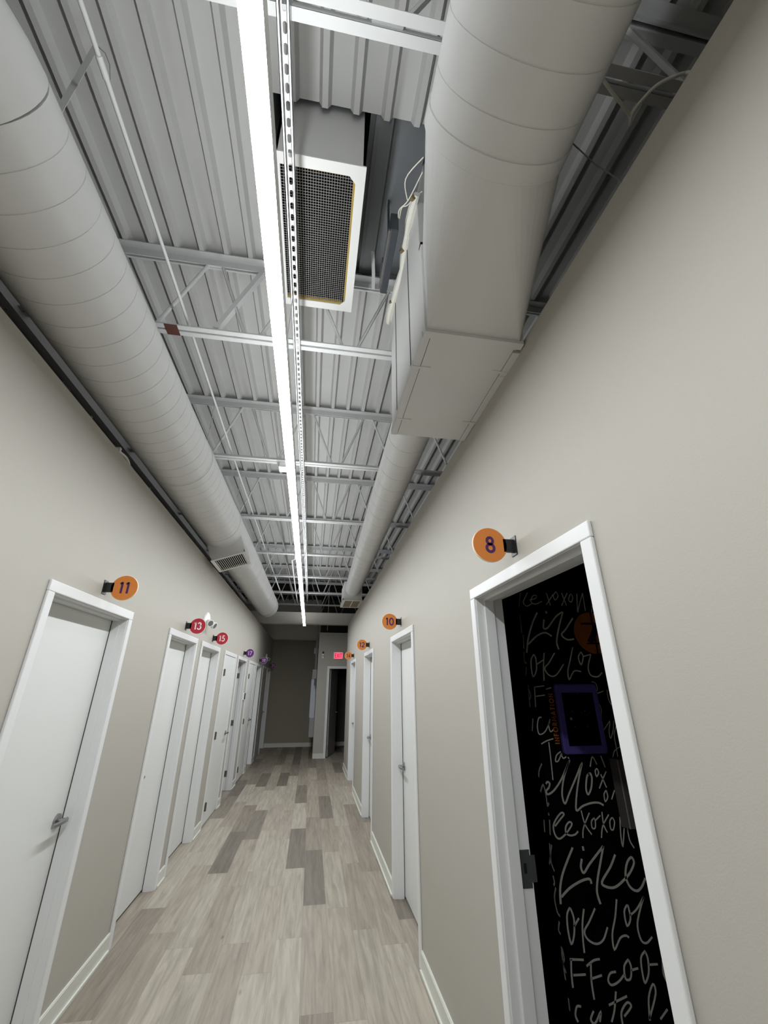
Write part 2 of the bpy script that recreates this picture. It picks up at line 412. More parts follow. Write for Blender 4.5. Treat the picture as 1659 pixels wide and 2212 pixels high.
def door(n, side, y0, y1, mode, label, handle=None, hinge_z=(), casing='trim', leaf='door'):
    s = 1 if side == 'L' else -1
    xw = XL if side == 'L' else XR
    X = lambda w: xw+s*w
    root = thing('door_%d' % n, (X(0), (y0+y1)/2, 0), label, 'door', kind='structure')
    cz = 0.014; cw = 0.0535
    mb = MB()
    mb.box(X(0), X(cz), y0, y0+cw, 0, 2.058).box(X(0), X(cz), y1-cw, y1, 0, 2.058)
    mb.box(X(0), X(cz), y0, y1, 2.058, 2.111)
    mb.build('casing', casing, root, bevel=0.004)
    ji = 0.058
    if mode in ('closed', 'open', 'empty'):
        sp_ = 0.0055 if mode == 'closed' else 0.011
        mb = MB()
        mb.box(X(0.004), X(-WT), y0+0.036, y0+ji, 0, 2.055).box(X(0.004), X(-WT), y1-ji, y1-0.036, 0, 2.055)
        mb.box(X(0.004), X(-WT), y0+0.036, y1-0.036, 2.055, 2.074)
        mb.build('jamb', casing, root)
        mb = MB()
        for a, b in ((-0.036, -0.083),):
            mb.box(X(a), X(b), y0+ji, y0+ji+sp_, 0, 2.055).box(X(a), X(b), y1-ji-sp_, y1-ji, 0, 2.055)
            mb.box(X(a), X(b), y0+ji+sp_, y1-ji-sp_, 2.044, 2.055)
        mb.build('door_stop', casing, root)
    if mode == 'closed':
        MB().box(X(-0.089), X(-0.131), y0+ji+0.005, y1-ji-0.005, 0.018, 2.050).build('door_leaf', leaf, root)
        MB().box(X(-0.0835), X(-0.100), y0+ji, y0+ji+0.0048, 0, 2.054).box(X(-0.0835), X(-0.100), y1-ji-0.0048, y1-ji, 0, 2.054).box(X(-0.095), X(-0.12), y0+ji+0.006, y1-ji-0.006, 0.001, 0.0175).build('door_seal', 'seal', root)  # added dark strips painting the shadow line along leaf edges and foot
        if handle:
            yy = y1-ji-0.065 if handle == 'far' else y0+ji+0.065
            lever(root, X(-0.088), s, yy, 0.965, -1 if handle == 'far' else 1)
    elif mode == 'open':
        yh = y1-ji-0.045
        lf = MB().box(X(-WT-0.012), X(-WT-0.90), yh, yh+0.042, 0.012, 2.048).build('door_leaf', leaf, root)
        for hz in (1.812, 1.026, 0.245):
            MB().box(X(-0.090), X(-0.131), y1-ji-0.004, y1-ji, hz-0.045, hz+0.045).cyl((X(-WT-0.005), y1-ji-0.004, hz-0.045), (X(-WT-0.005), y1-ji-0.004, hz+0.045), 0.007, 10).build('hinge', 'hinge', root)
    elif mode == 'flush':
        MB().box(X(0.006), X(-0.036), y0+cw+0.004, y1-cw-0.004, 0.016, 2.053).build('door_leaf', leaf, root)
        for hz in hinge_z:
            MB().box(X(0.0055), X(0.009), y0+cw+0.040, y0+cw+0.100, hz-0.046, hz+0.046).cyl((X(0.016), y0+cw+0.072, hz-0.046), (X(0.016), y0+cw+0.072, hz+0.046), 0.0105, 12).build('hinge', 'hinge', root)
        if handle:
            lever(root, X(0.006), s, y1-cw-0.085, 0.99, -1)
        MB().box(X(-0.05), X(-0.06), y0+0.036, y1-0.036, 0, 2.07).build('backing_panel', 'plenum', root)
    elif mode == 'empty':
        k = MB().box(X(-0.088), X(-0.130), y1-ji-0.0025, y1-ji+0.001, 0.897, 1.022)
        k.box(X(-0.130), X(-0.152), y1-ji-0.004, y1-ji-0.0005, 0.915, 1.003)
        k.build('strike_plate', 'strike', root)
        MB().box(X(-0.100), X(-0.112), y1-ji-0.0035, y1-ji-0.0024, 0.945, 0.978).build('latch_hole', 'black', root)
    return root

door(1, 'L', *LEFT[0], 'closed', 'white door cut by the left photo edge, under the orange 11 disc', 'far')
door(2, 'L', *LEFT[1], 'closed', 'white recessed door under the red 13 disc', 'near')
door(3, 'L', *LEFT[2], 'closed', 'white recessed door under the red 15 disc', 'near')
door(4, 'L', *LEFT[3], 'flush', 'flush white closet door between the 15 and 17 discs, hinges showing', 'far', (1.818, 1.020, 0.218))
door(5, 'L', *LEFT[4], 'open', 'white door standing open inward under the purple 17 disc')
door(6, 'L', *LEFT[5], 'flush', 'flush white closet door just before the purple 19 disc, hinges showing', 'far', (1.814, 1.011, 0.217))
door(7, 'L', *LEFT[6], 'closed', 'white recessed door under the purple 19 disc')
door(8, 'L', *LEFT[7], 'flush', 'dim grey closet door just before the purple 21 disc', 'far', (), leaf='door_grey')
door(9, 'L', *LEFT[8], 'closed', 'last door on the left, beside the dark end wall')
door(10, 'R', *RIGHT[0], 'empty', 'white framed open doorway under the orange 8 disc showing black lettered wall')
door(11, 'R', *RIGHT[1], 'closed', 'white recessed door under the orange 10 disc', 'far')
door(12, 'R', *RIGHT[2], 'closed', 'white recessed door under the orange 12 disc', 'far')
door(13, 'R', *RIGHT[3], 'closed', 'white recessed door under the orange 14 disc', 'far')
# exit door at the far end, swung inward
r = thing('door_14', (0.9, PY, 0), 'grey door standing open into a dark room below the red exit sign', 'door', kind='structure')
MB().box(0.402, 0.462, PY-0.014, PY, 0, 2.052).box(1.352, 1.412, PY-0.014, PY, 0, 2.052).box(0.402, 1.412, PY-0.014, PY, 2.052, 2.114).build('casing', 'trim', r)
MB().box(0.440, 0.460, PY-0.004, PY+0.12, 0, 2.055).box(1.354, 1.374, PY-0.004, PY+0.12, 0, 2.055).box(0.440, 1.374, PY-0.004, PY+0.12, 2.055, 2.074).build('jamb', 'trim', r)
an = math.radians(75); hx, hy = 0.474, PY+0.125
ux, uy = math.cos(an), math.sin(an); nx, ny = -uy, ux
def lp(u, w, z): return (hx+ux*u+nx*w, hy+uy*u+ny*w, z)
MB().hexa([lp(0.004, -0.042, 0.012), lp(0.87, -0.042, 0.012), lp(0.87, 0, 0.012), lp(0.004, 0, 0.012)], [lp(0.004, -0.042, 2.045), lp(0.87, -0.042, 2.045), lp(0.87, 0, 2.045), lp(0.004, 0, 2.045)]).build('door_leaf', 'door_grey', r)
for hz in (1.84, 1.03, 0.22):
    MB().cyl(lp(0, -0.046, hz-0.05), lp(0, -0.046, hz+0.05), 0.009, 10).build('hinge', 'hinge', r)
mb = MB().cyl(lp(0.80, -0.042, 0.97), lp(0.80, -0.052, 0.97), 0.03, 18).cyl(lp(0.80, -0.05, 0.97), lp(0.80, -0.09, 0.97), 0.011, 12).tube([lp(0.81, -0.088, 0.97), lp(0.70, -0.088, 0.97)], 0.011, 10)
mb.build('lever_handle', 'chrome', r, smooth=True)

# ------------------------------------------------------------------ corridor lamp on a slotted strut
LY0, LY1 = -2.6, 10.02
def lx(y): return -0.210-0.0027*(y-0.4)
lamp = thing('linear_lamp', (lx(4), 4.0, 2.925), 'long glowing white strip lamp hung down the middle of the corridor', 'lamp')
HW = 0.0265
def strip(mb, z0, z1, w, n, a=LY0, b=LY1):
    for k in range(n):
        ya = a+(b-a)*k/n; yb = a+(b-a)*(k+1)/n
        mb.hexa([(lx(ya)-w, ya, z0), (lx(ya)+w, ya, z0), (lx(yb)+w, yb, z0), (lx(yb)-w, yb, z0)], [(lx(ya)-w, ya, z1), (lx(ya)+w, ya, z1), (lx(yb)+w, yb, z1), (lx(yb)-w, yb, z1)])
mb = MB(); strip(mb, 2.9252, 2.9878, HW, 6)
for s in (-1, 1):
    for k in range(6):
        ya = LY0+(LY1-LY0)*k/6; yb = LY0+(LY1-LY0)*(k+1)/6
        a, c_ = s*(HW-0.003), s*HW
        mb.hexa([(lx(ya)+a, ya, 2.9878), (lx(ya)+c_, ya, 2.9878), (lx(yb)+c_, yb, 2.9878), (lx(yb)+a, yb, 2.9878)], [(lx(ya)+a, ya, 2.9895), (lx(ya)+c_, ya, 2.9895), (lx(yb)+c_, yb, 2.9895), (lx(yb)+a, yb, 2.9895)])
mb.build('housing', 'white_metal', lamp)
def lens(zf, w, n):
    mb = MB()
    for k in range(n):
        ya = LY0+(LY1-LY0)*k/n; yb = LY0+(LY1-LY0)*(k+1)/n
        mb.quad((lx(ya)-w, ya, zf), (lx(ya)+w, ya, zf), (lx(yb)+w, yb, zf), (lx(yb)-w, yb, zf))
    return mb
lens(2.925, HW-0.001, 30).build('lower_lens', 'lens_down', lamp)
lens(2.988, HW-0.004, 30).build('upper_lens', 'lens_up', lamp)

SX = -0.216
strut = thing('slotted_strut', (SX, 4.0, 3.558), 'galvanised slotted strut channel fixed under the joists above the lamp', 'strut channel')
mb = MB(); SY0, SY1 = -0.6, 10.6; sw = 0.0205; z0, z1 = 3.558, 3.599
mb.box(SX-sw, SX-sw+0.0022, SY0, SY1, z0, z1).box(SX+sw-0.0022, SX+sw, SY0, SY1, z0, z1)
mb.box(SX-sw, SX-0.0108, SY0, SY1, z0, z0+0.002).box(SX+0.0108, SX+sw, SY0, SY1, z0, z0+0.002)
mb.box(SX-0.0128, SX-0.0108, SY0, SY1, z0, z0+0.008).box(SX+0.0108, SX+0.0128, SY0, SY1, z0, z0+0.008)
mb.build('channel', 'zinc', strut)
# back web with its row of slots
mb = MB(); pt = 0.0490; slot_w, slot_l = 0.0072, 0.0145; zz = z1-0.001
npit = int((SY1-SY0)/pt)
for k in range(npit):
    yc = SY0+pt*(k+0.5)
    hole = []
    for j in range(12):
        a = 2*PI*j/12+PI/12
        cx_, cy_ = math.cos(a), math.sin(a)
        hole.append((SX+slot_w*cx_, yc+(slot_l-slot_w)*(1 if cy_ > 0 else -1)+slot_w*cy_))
    outer = []
    for hx_, hy_ in hole:
        dx, dy = hx_-SX, hy_-yc
        tx = (sw-0.001)/abs(dx) if abs(dx) > 1e-9 else 1e9
        ty = (pt/2)/abs(dy) if abs(dy) > 1e-9 else 1e9
        t = min(tx, ty); outer.append((SX+dx*t, yc+dy*t))
    corners = [(SX+sw-0.001, yc+pt/2), (SX-sw+0.001, yc+pt/2), (SX-sw+0.001, yc-pt/2), (SX+sw-0.001, yc-pt/2)]
    for j in range(12):
        j2 = (j+1) % 12
        a, b = outer[j], outer[j2]
        e = lambda q: 'x' if abs(abs(q[0]-SX)-(sw-0.001)) < 1e-6 else 'y'
        poly = [hole[j], a]
        if e(a) != e(b):
            c_ = min(corners, key=lambda q: (q[0]-a[0])**2+(q[1]-a[1])**2+(q[0]-b[0])**2+(q[1]-b[1])**2)
            poly.append(c_)
        poly += [b, hole[j2]]
        mb.quad(*[(p[0], p[1], zz) for p in poly])
mb.build('slotted_web', 'white_metal', strut)
# hanger cables
hang = []
for k, y in enumerate((0.32, 1.50, 3.55, 5.05, 6.55, 8.1, 9.6)):
    mb = MB().tube([(SX, y+0.06, 3.562), (lx(y), y, 2.987)], 0.0014, 6).cyl((lx(y), y, 2.986), (lx(y), y, 3.016), 0.006, 10)
    o = mb.build('suspension_cable', 'zinc', smooth=True)
    hang.append(o)
names = ['nearest', 'second', 'third', 'fourth', 'fifth', 'sixth', 'farthest']
for o, nm in zip(hang, names): tag(o, 'thin steel cable holding up the strip lamp, %s along the corridor' % nm, 'cable', 'lamp suspension cables')

# ------------------------------------------------------------------ open web steel joists
ZB, ZT = 3.600, 4.231
JX0, JX1 = -4.9, 4.9
def make_joist(y):
    root = thing('bar_joist', (0, y, ZB), '', 'joist', 'open web joists under the roof deck')
    mb = MB()
    for s in (-1, 1):
        mb.box(JX0, JX1, y+s*0.007, y+s*0.0385, ZB, ZB+0.005).box(JX0, JX1, y+s*0.007, y+s*0.012, ZB, ZB+0.036)
    mb.build('bottom_chord', 'steel', root)
    mb = MB()
    for s in (-1, 1):
        mb.box(JX0, JX1, y+s*0.007, y+s*0.060, ZT-0.006, ZT).box(JX0, JX1, y+s*0.007, y+s*0.013, ZT-0.058, ZT)
    mb.build('top_chord', 'steel', root)
    pts = []
    x = -0.79-0.6*6
    while x < JX1-0.4:
        pts += [(x-0.045, y, ZT-0.045), (x+0.045, y, ZT-0.045), (x+0.3-0.045, y, ZB+0.026), (x+0.3+0.045, y, ZB+0.026)]
        x += 0.6
    mb = MB(); mb.tube(pts, 0.0128, 8)
    mb.build('web', 'steel', root, smooth=True)
    return root
JY = [0.593, 2.003, 3.510, 5.010, 6.530, 8.060, 9.590, 11.170, 12.690]
JL = ['joist at the very top of the photo, before the grille box', 'joist with red primer patch, at far end of mesh grille',
      'joist just before the far end of the grey supply box', 'joist crossing right after the supply box, third beyond the grille',
      'fourth joist beyond the mesh grille, near the left louvred register', 'fifth joist beyond the mesh grille',
      'joist nearest the right duct end register', 'joist seen just above the far header beam', 'rearmost joist, in the dark behind the header beam']
j0 = make_joist(JY[0]); j0['label'] = 'grey steel ' + JL[0]
for y, lb in zip(JY[1:], JL[1:]):
    j = copy_tree(j0); j.location = (0, y, ZB); j['label'] = 'grey steel ' + lb
    if abs(y-2.003) < 0.01:
        MB().box(-0.985, -0.912, y-0.040, y+0.040, ZB-0.0015, ZB+0.0005).build('primer_patch', 'rust', j)
        MB().hexa([(-0.72, y-0.02, 3.64), (-0.72, y+0.02, 3.64), (-0.69, y+0.02, 3.64), (-0.69, y-0.02, 3.64)], [(-0.50, y-0.02, 4.19), (-0.50, y+0.02, 4.19), (-0.47, y+0.02, 4.19), (-0.47, y-0.02, 4.19)]).build('brace_bar', 'steel', j)

# ------------------------------------------------------------------ ducts
def lathe_duct(mb, path, r, seams, n=48, d=0.0025, w=0.0024):
    # path: list of (x, y, z); seams: y positions of the thin grooves
    ys = []
    ya, yb = path[0][1], path[-1][1]
    ys.append((ya, r))
    for sy_ in sorted(seams):
        if ya+0.01 < sy_ < yb-0.01:
            ys += [(sy_-w, r), (sy_-w*0.6, r-d), (sy_+w*0.6, r-d), (sy_+w, r)]
    ys.append((yb, r))
    def at(y):
        for (p, q) in zip(path, path[1:]):
            if p[1] <= y <= q[1]+1e-9:
                t = (y-p[1])/(q[1]-p[1]); return (p[0]+(q[0]-p[0])*t, p[2]+(q[2]-p[2])*t)
        return (path[-1][0], path[-1][2])
    rings = []
    for y, rr in ys:
        x, z = at(y)
        rings.append([(x+rr*math.cos(2*PI*j/n), y, z+rr*math.sin(2*PI*j/n)) for j in range(n)])
    return mb.ring_loft(rings)

def louvre(parent, P, U, V, N, wu, wv, nl, along, fw=0.028, m='white_metal', div=0, dark='duct_dark', slat=None):
    # P centre, U/V in-plane unit vectors, N outward normal; half sizes wu, wv
    P, U, V, N = Vector(P), Vector(U), Vector(V), Vector(N)
    def q(u, v, n): return P+U*u+V*v+N*n
    def slab(mb, u0, u1, v0, v1, n0, n1):
        mb.hexa([q(u0, v0, n0), q(u1, v0, n0), q(u1, v1, n0), q(u0, v1, n0)], [q(u0, v0, n1), q(u1, v0, n1), q(u1, v1, n1), q(u0, v1, n1)])
    mb = MB()
    slab(mb, -wu, wu, -wv, -wv+fw, 0, 0.008); slab(mb, -wu, wu, wv-fw, wv, 0, 0.008)
    slab(mb, -wu, -wu+fw, -wv+fw, wv-fw, 0, 0.008); slab(mb, wu-fw, wu, -wv+fw, wv-fw, 0, 0.008)
    for k in range(div):
        u = -wu+fw+(2*wu-2*fw)*(k+1)/(div+1); slab(mb, u-0.006, u+0.006, -wv+fw, wv-fw, 0, 0.008)
    mb.build('register_frame', m, parent)
    mb = MB(); slab(mb, -wu+fw, wu-fw, -wv+fw, wv-fw, -0.02, -0.018); mb.build('register_back', dark, parent)
    mb = MB(); span = (2*wu-2*fw) if along == 'u' else (2*wv-2*fw)
    for k in range(nl):
        t = -span/2+span*(k+0.5)/nl; h = span/nl*0.28
        if along == 'u': mb.hexa([q(t-h, -wv+fw, -0.012), q(t+h*0.2, -wv+fw, -0.014), q(t+h*0.2, wv-fw, -0.014), q(t-h, wv-fw, -0.012)], [q(t, -wv+fw, 0.005), q(t+h, -wv+fw, 0.005), q(t+h, wv-fw, 0.005), q(t, wv-fw, 0.005)])
        else: mb.hexa([q(-wu+fw, t-h, -0.012), q(-wu+fw, t+h*0.2, -0.014), q(wu-fw, t+h*0.2, -0.014), q(wu-fw, t-h, -0.012)], [q(-wu+fw, t, 0.005), q(-wu+fw, t+h, 0.005), q(wu-fw, t+h, 0.005), q(wu-fw, t, 0.005)])
    mb.build('louvres', slat or m, parent)

# left spiral duct
LR = 0.24; LZ = 3.306
ld = thing('spiral_duct', (-1.13, 4.0, LZ-LR), 'large round grey spiral duct running above the left wall', 'duct')
def lax(y): return -1.155+0.010*(y-1) if y < 6 else -1.105+0.004*(y-6)
RS = 0.1165
seams = [1.284+RS*k for k in range(-4, 75)]
pth = [(lax(y), y, LZ) for y in (0.825, 2, 3, 4, 5, 6, 7, 8, 9.30)]
mb = MB(); lathe_duct(mb, pth, LR, [s_ for s_ in seams if s_ < 9.2]); mb.build('pipe', 'duct', ld, smooth=True)
# end cap with its band
mb = MB(); n = 48
rings = []
for y, rr in ((9.30, LR), (9.302, LR+0.006), (9.33, LR+0.006), (9.332, LR+0.001), (9.74, LR+0.001), (9.80, LR-0.012), (9.82, LR-0.05), (9.822, 0.02)):
    rings.append([(lax(y)+rr*math.cos(2*PI*j/n), y, LZ+rr*math.sin(2*PI*j/n)) for j in range(n)])
mb.ring_loft(rings); mb.build('end_cap', 'duct', ld, smooth=True)
# elbow toward the left at the near end
mb = MB()
ctr = []; 
for k in range(9):
    t = k/8; a = t*math.radians(70); R_ = 0.40
    ctr.append(Vector((lax(0.8)-R_*(1-math.cos(a)), 0.835-R_*math.sin(a), LZ)))
last = ctr[-1]; dirv = (ctr[-1]-ctr[-2]).normalized(); ctr.append(last+dirv*1.2)
mb.tube(ctr, LR+0.0025, 48); mb.build('elbow', 'duct', ld, smooth=True)
for yb in (3.08, 4.42, 6.4, 8.2):
    mb = MB(); rings = []
    for y, rr in ((yb-0.028, LR+0.0005), (yb-0.027, LR+0.004), (yb+0.027, LR+0.004), (yb+0.028, LR+0.0005)):
        rings.append([(lax(y)+rr*math.cos(2*PI*j/n), y, LZ+rr*math.sin(2*PI*j/n)) for j in range(n)])
    mb.ring_loft(rings, False, False); mb.build('coupling_band', 'duct', ld, smooth=True)
# saddle register on the lower right of the left duct
th = math.radians(19.5)
V_ = Vector((0, 1, 0)); U_ = Vector((math.cos(th), 0, math.sin(th))); N_ = Vector((math.sin(th), 0, -math.cos(th)))
yc = 4.85; RC = Vector((lax(yc), yc, LZ))+N_*0.352
hu, hv = 0.188, 0.245
def rq(u, v, nn): return RC+U_*u+V_*v+N_*nn
mb = MB(); NU = 14; top = []; bot = []
for k in range(NU+1):
    u = -hu+0.004+(2*hu-0.008)*k/NU
    top.append((u, -0.352+math.sqrt(LR*LR-u*u)-0.004)); bot.append((u, -0.03))
for (ua, na), (ub, nb) in zip(top, top[1:]):
    mb.hexa([rq(ua, -hv+0.004, na), rq(ub, -hv+0.004, nb), rq(ub, hv-0.004, nb), rq(ua, hv-0.004, na)],
            [rq(ua, -hv+0.004, -0.03), rq(ub, -hv+0.004, -0.03), rq(ub, hv-0.004, -0.03), rq(ua, hv-0.004, -0.03)])
for (u0, u1, v0, v1) in ((-hu+0.004, hu-0.004, -hv+0.004, -hv+0.012), (-hu+0.004, hu-0.004, hv-0.012, hv-0.004), (-hu+0.004, -hu+0.012, -hv+0.004, hv-0.004), (hu-0.012, hu-0.004, -hv+0.004, hv-0.004)):
    mb.hexa([rq(u0, v0, -0.03), rq(u1, v0, -0.03), rq(u1, v1, -0.03), rq(u0, v1, -0.03)], [rq(u0, v0, 0), rq(u1, v0, 0), rq(u1, v1, 0), rq(u0, v1, 0)])
sb = mb.build('register', 'duct', ld)
louvre(sb, RC, U_, V_, N_, hu, hv, 15, 'u', fw=0.034)

# right supply: big round duct, transition, drop box, small round duct, end register
rd = thing('supply_duct', (0.5, 1.5, 2.945), 'big grey supply duct with square drop box above the right wall', 'duct')
RR, RX, RZ = 0.2280, 0.4694, 3.2501
mb = MB(); YJ = 0.6727; seams = [YJ-0.025-0.1115*k for k in range(0, 26)]
lathe_duct(mb, [(RX-0.004, -2.9, RZ), (RX, YJ, RZ)], RR, seams, d=0.002, w=0.002)
rings = []
for y, rr in ((YJ-0.055, RR), (YJ-0.054, RR+0.004), (YJ-0.001, RR+0.004), (YJ+0.002, RR)):
    rings.append([(RX+rr*math.cos(2*PI*j/48), y, RZ+rr*math.sin(2*PI*j/48)) for j in range(48)])
mb.ring_loft(rings, False, False); mb.build('large_pipe', 'duct', rd, smooth=True)
TX0, TX1, TZ0, TZ1 = 0.3821, 0.7867, 2.9934, 3.5089
TY = 1.2201
n = 48
circ = [(RX+RR*math.cos(2*PI*j/n), YJ, RZ+RR*math.sin(2*PI*j/n)) for j in range(n)]
rect = []
CRN = [(TX1, TZ1), (TX0, TZ1), (TX0, TZ0), (TX1, TZ0)]
for j in range(n):
    k, rem = divmod(j, n//4)
    a = CRN[k]
    if rem == 0:
        p_ = CRN[k-1]; a = ((a[0]+p_[0])/2, (a[1]+p_[1])/2)
    rect.append((a[0], TY, a[1]))
mb = MB(); mb.ring_loft([circ, rect], False, False); mb.build('transition', 'duct', rd)
BX0, BX1, BY0, BY1, BZ0, BZ1 = 0.3697, 0.7920, 1.2376, 1.960, 2.9800, 3.8786
mb = MB().box(TX0-0.014, TX1+0.012, TY-0.016, BY0+0.001, TZ0-0.016, TZ0).box(TX0-0.014, TX0, TY-0.016, BY0+0.001, TZ0, TZ1+0.016).box(TX1, TX1+0.012, TY-0.016, BY0+0.001, TZ0, TZ1+0.016).box(TX0-0.014, TX1+0.012, TY-0.016, BY0+0.001, TZ1, TZ1+0.016)
mb.build('collar', 'duct', rd)
mb = MB().box(BX0, BX1, BY0, BY1, BZ0+0.012, BZ1)
mb.box(BX0+0.062, BX1-0.06, BY0+0.06, BY1-0.06, BZ1, 4.70)
mb.build('drop_box', 'duct', rd, bevel=0.004)
mb = MB().box(BX0+0.030, BX1-0.022, BY0+0.002, BY1-0.002, BZ0, BZ0+0.0125); mb.build('bottom_panel', 'duct', rd)
mb = MB()   # drive cleats along both bottom edges, in three lengths a side
for a, b, o1 in ((BY0, BY0+0.165, 0.004), (BY0+0.168, BY1-0.16, 0.010), (BY1-0.157, BY1, 0.006)):
    mb.box(BX0-0.004-o1*0.3, BX0+0.027, a, b, BZ0-o1*0.25, BZ0+0.03)
cl = mb; mb = MB()
for a, b, o1 in ((BY0+0.02, BY0+0.165, 0.010), (BY0+0.168, BY1-0.19, 0.006), (BY1-0.187, BY1, 0.002)):
    mb.box(BX1-0.019, BX1+0.010+o1*0.4, a, b, BZ0-o1*0.25, BZ0+0.03)
for yy, s in ((BY0+0.166, 1), (BY1-0.158, 1)):
    cl.box(BX0-0.006, BX0+0.075, yy-0.0015, yy+0.012, BZ0-0.004, BZ0)
    mb.box(BX1-0.065, BX1+0.012, yy-0.03, yy-0.016, BZ0-0.004, BZ0)
mb.build('corner_cleat', 'duct', rd); cl.build('corner_cleat', 'duct', rd)
# bulging foil wrap and tape along the top left edge of the drop box
mb = MB(); P = []
for k in range(13):
    t = k/12; P.append((BX0-0.008-0.008*math.sin(t*9), 1.20+0.79*t, BZ1-0.01+0.010*math.sin(t*7)))
mb.tube(P, 0.03, 8, radii=[0.016+0.008*abs(math.sin(k*2.1)) for k in range(13)]); tp = mb.build('seam_tape', 'tape', rd, smooth=True)
for t in (0.02, 0.36, 0.78):
    MB().tube([(BX0-0.022, 1.20+0.79*t-0.01, BZ1-0.024), (BX0-0.028, 1.20+0.79*t+0.01, BZ1-0.012)], 0.011, 7).build('mastic_blob', 'mastic', tp)
mb = MB().box(BX0-0.003, BX0+0.0, 1.46, 1.465, BZ0+0.04, BZ1-0.04).box(BX0-0.003, BX0, 1.80, 1.804, BZ0+0.04, BZ1-0.04); mb.build('side_seam', 'charcoal', rd)
# small round run
SR, SZ = 0.140, 3.25
def sax(y): return 0.556+0.0158*(y-1.95)
SEND = 7.30
mb = MB(); sseam = [2.06, 2.13]+[2.36+0.205*k for k in range(24)]
lathe_duct(mb, [(sax(y), y, SZ) for y in (1.93, 4.0, 6.0, SEND)], SR, sseam, n=36, d=0.0025)
mb.build('small_pipe', 'duct', rd, smooth=True)
for yb in (2.02, 5.1):
    mb = MB(); rings = []
    for y, rr in ((yb-0.03, SR+0.0005), (yb-0.029, SR+0.005), (yb+0.029, SR+0.005), (yb+0.03, SR+0.0005)):
        rings.append([(sax(y)+rr*math.cos(2*PI*j/36), y, SZ+rr*math.sin(2*PI*j/36)) for j in range(36)])
    mb.ring_loft(rings, False, False); mb.build('coupling_band', 'duct', rd, smooth=True)
EX0, EX1, EZ = 0.462, 0.822, 3.040
mb = MB().box(EX0+0.02, EX1-0.02, SEND, 8.02, EZ+0.03, 3.37)
for bx in ((EX0, EX1, SEND+0.01, SEND+0.024), (EX0, EX1, 8.026, 8.04), (EX0, EX0+0.014, SEND+0.01, 8.04), (EX1-0.014, EX1, SEND+0.01, 8.04)):
    mb.box(bx[0], bx[1], bx[2], bx[3], EZ+0.001, EZ+0.032)
er = mb.build('register', 'duct', rd)
louvre(er, (0.642, 7.665, EZ), (1, 0, 0), (0, 1, 0), (0, 0, -1), 0.178, 0.37, 9, 'v', fw=0.04, div=1, dark='mastic', slat='tan')

# return grille box between the first two joists
GX0, GX1, GY0, GY1, GZ = -0.315, 0.100, 1.130, 1.932, 3.860
gb = thing('return_air_box', (-0.107, 1.54, GZ), 'grey return air box with black wire mesh grille facing down', 'return grille')
mb = MB()
mb.box(GX0, GX0+0.012, GY0, GY1, GZ+0.008, 4.74).box(GX1-0.012, GX1, GY0, GY1, GZ+0.008, 4.74).box(GX0, GX1, GY0, GY0+0.012, GZ+0.008, 4.74).box(GX0, GX1, GY1-0.012, GY1, GZ+0.008, 4.74)
mb.build('box_shell', 'duct', gb)
mb = MB().box(GX0+0.012, GX1-0.012, GY0+0.012, GY1-0.012, 4.30, 4.32)
mb.box(GX0+0.012, GX0+0.016, GY0+0.012, GY1-0.012, GZ+0.03, 4.3).box(GX1-0.016, GX1-0.012, GY0+0.012, GY1-0.012, GZ+0.03, 4.3).box(GX0+0.016, GX1-0.016, GY0+0.012, GY0+0.016, GZ+0.03, 4.3).box(GX0+0.016, GX1-0.016, GY1-0.016, GY1-0.012, GZ+0.03, 4.3)
mb.build('black_liner', 'duct_dark', gb)
fw = 0.042
mb = MB().box(GX0-0.008, GX1+0.004, GY0-0.006, GY0+fw, GZ, GZ+0.008).box(GX0-0.008, GX1+0.004, GY1-fw, GY1+0.004, GZ, GZ+0.008).box(GX0-0.008, GX0+fw*0.5, GY0+fw, GY1-fw, GZ, GZ+0.008).box(GX1-fw, GX1+0.004, GY0+fw, GY1-fw, GZ, GZ+0.008)
ch = 0.03
for (xa, ya, sx_, sy_) in ((GX1-fw, GY0+fw, -1, 1), (GX1-fw, GY1-fw, -1, -1)):
    mb.ring_loft([[(xa, ya, z), (xa+sx_*ch, ya, z), (xa, ya+sy_*ch, z)] for z in (GZ, GZ+0.008)])
mb.build('flange', 'white_metal', gb)
mb = MB().box(GX1-fw-0.010, GX1-fw, GY0+fw+0.03, GY1-fw-0.02, GZ+0.009, GZ+0.03).box(GX0+0.02, GX1-fw-0.02, GY1-fw-0.010, GY1-fw, GZ+0.009, GZ+0.03).box(GX0+0.02, GX1-fw-0.03, GY0+fw, GY0+fw+0.006, GZ+0.009, GZ+0.03)
mb.build('insulation_edge', 'yellow', gb)
mb = MB(); sp = 0.0127; wr = 0.0007
x = GX0+0.022
while x < GX1-fw:
    mb.box(x-wr, x+wr, GY0+fw-0.01, GY1-fw+0.01, GZ+0.0085, GZ+0.0100); x += sp
y = GY0+fw+0.004
while y < GY1-fw:
    mb.box(GX0+0.015, GX1-fw+0.01, y-wr, y+wr, GZ+0.0102, GZ+0.0117); y += sp
mb.build('wire_mesh', 'wire', gb)

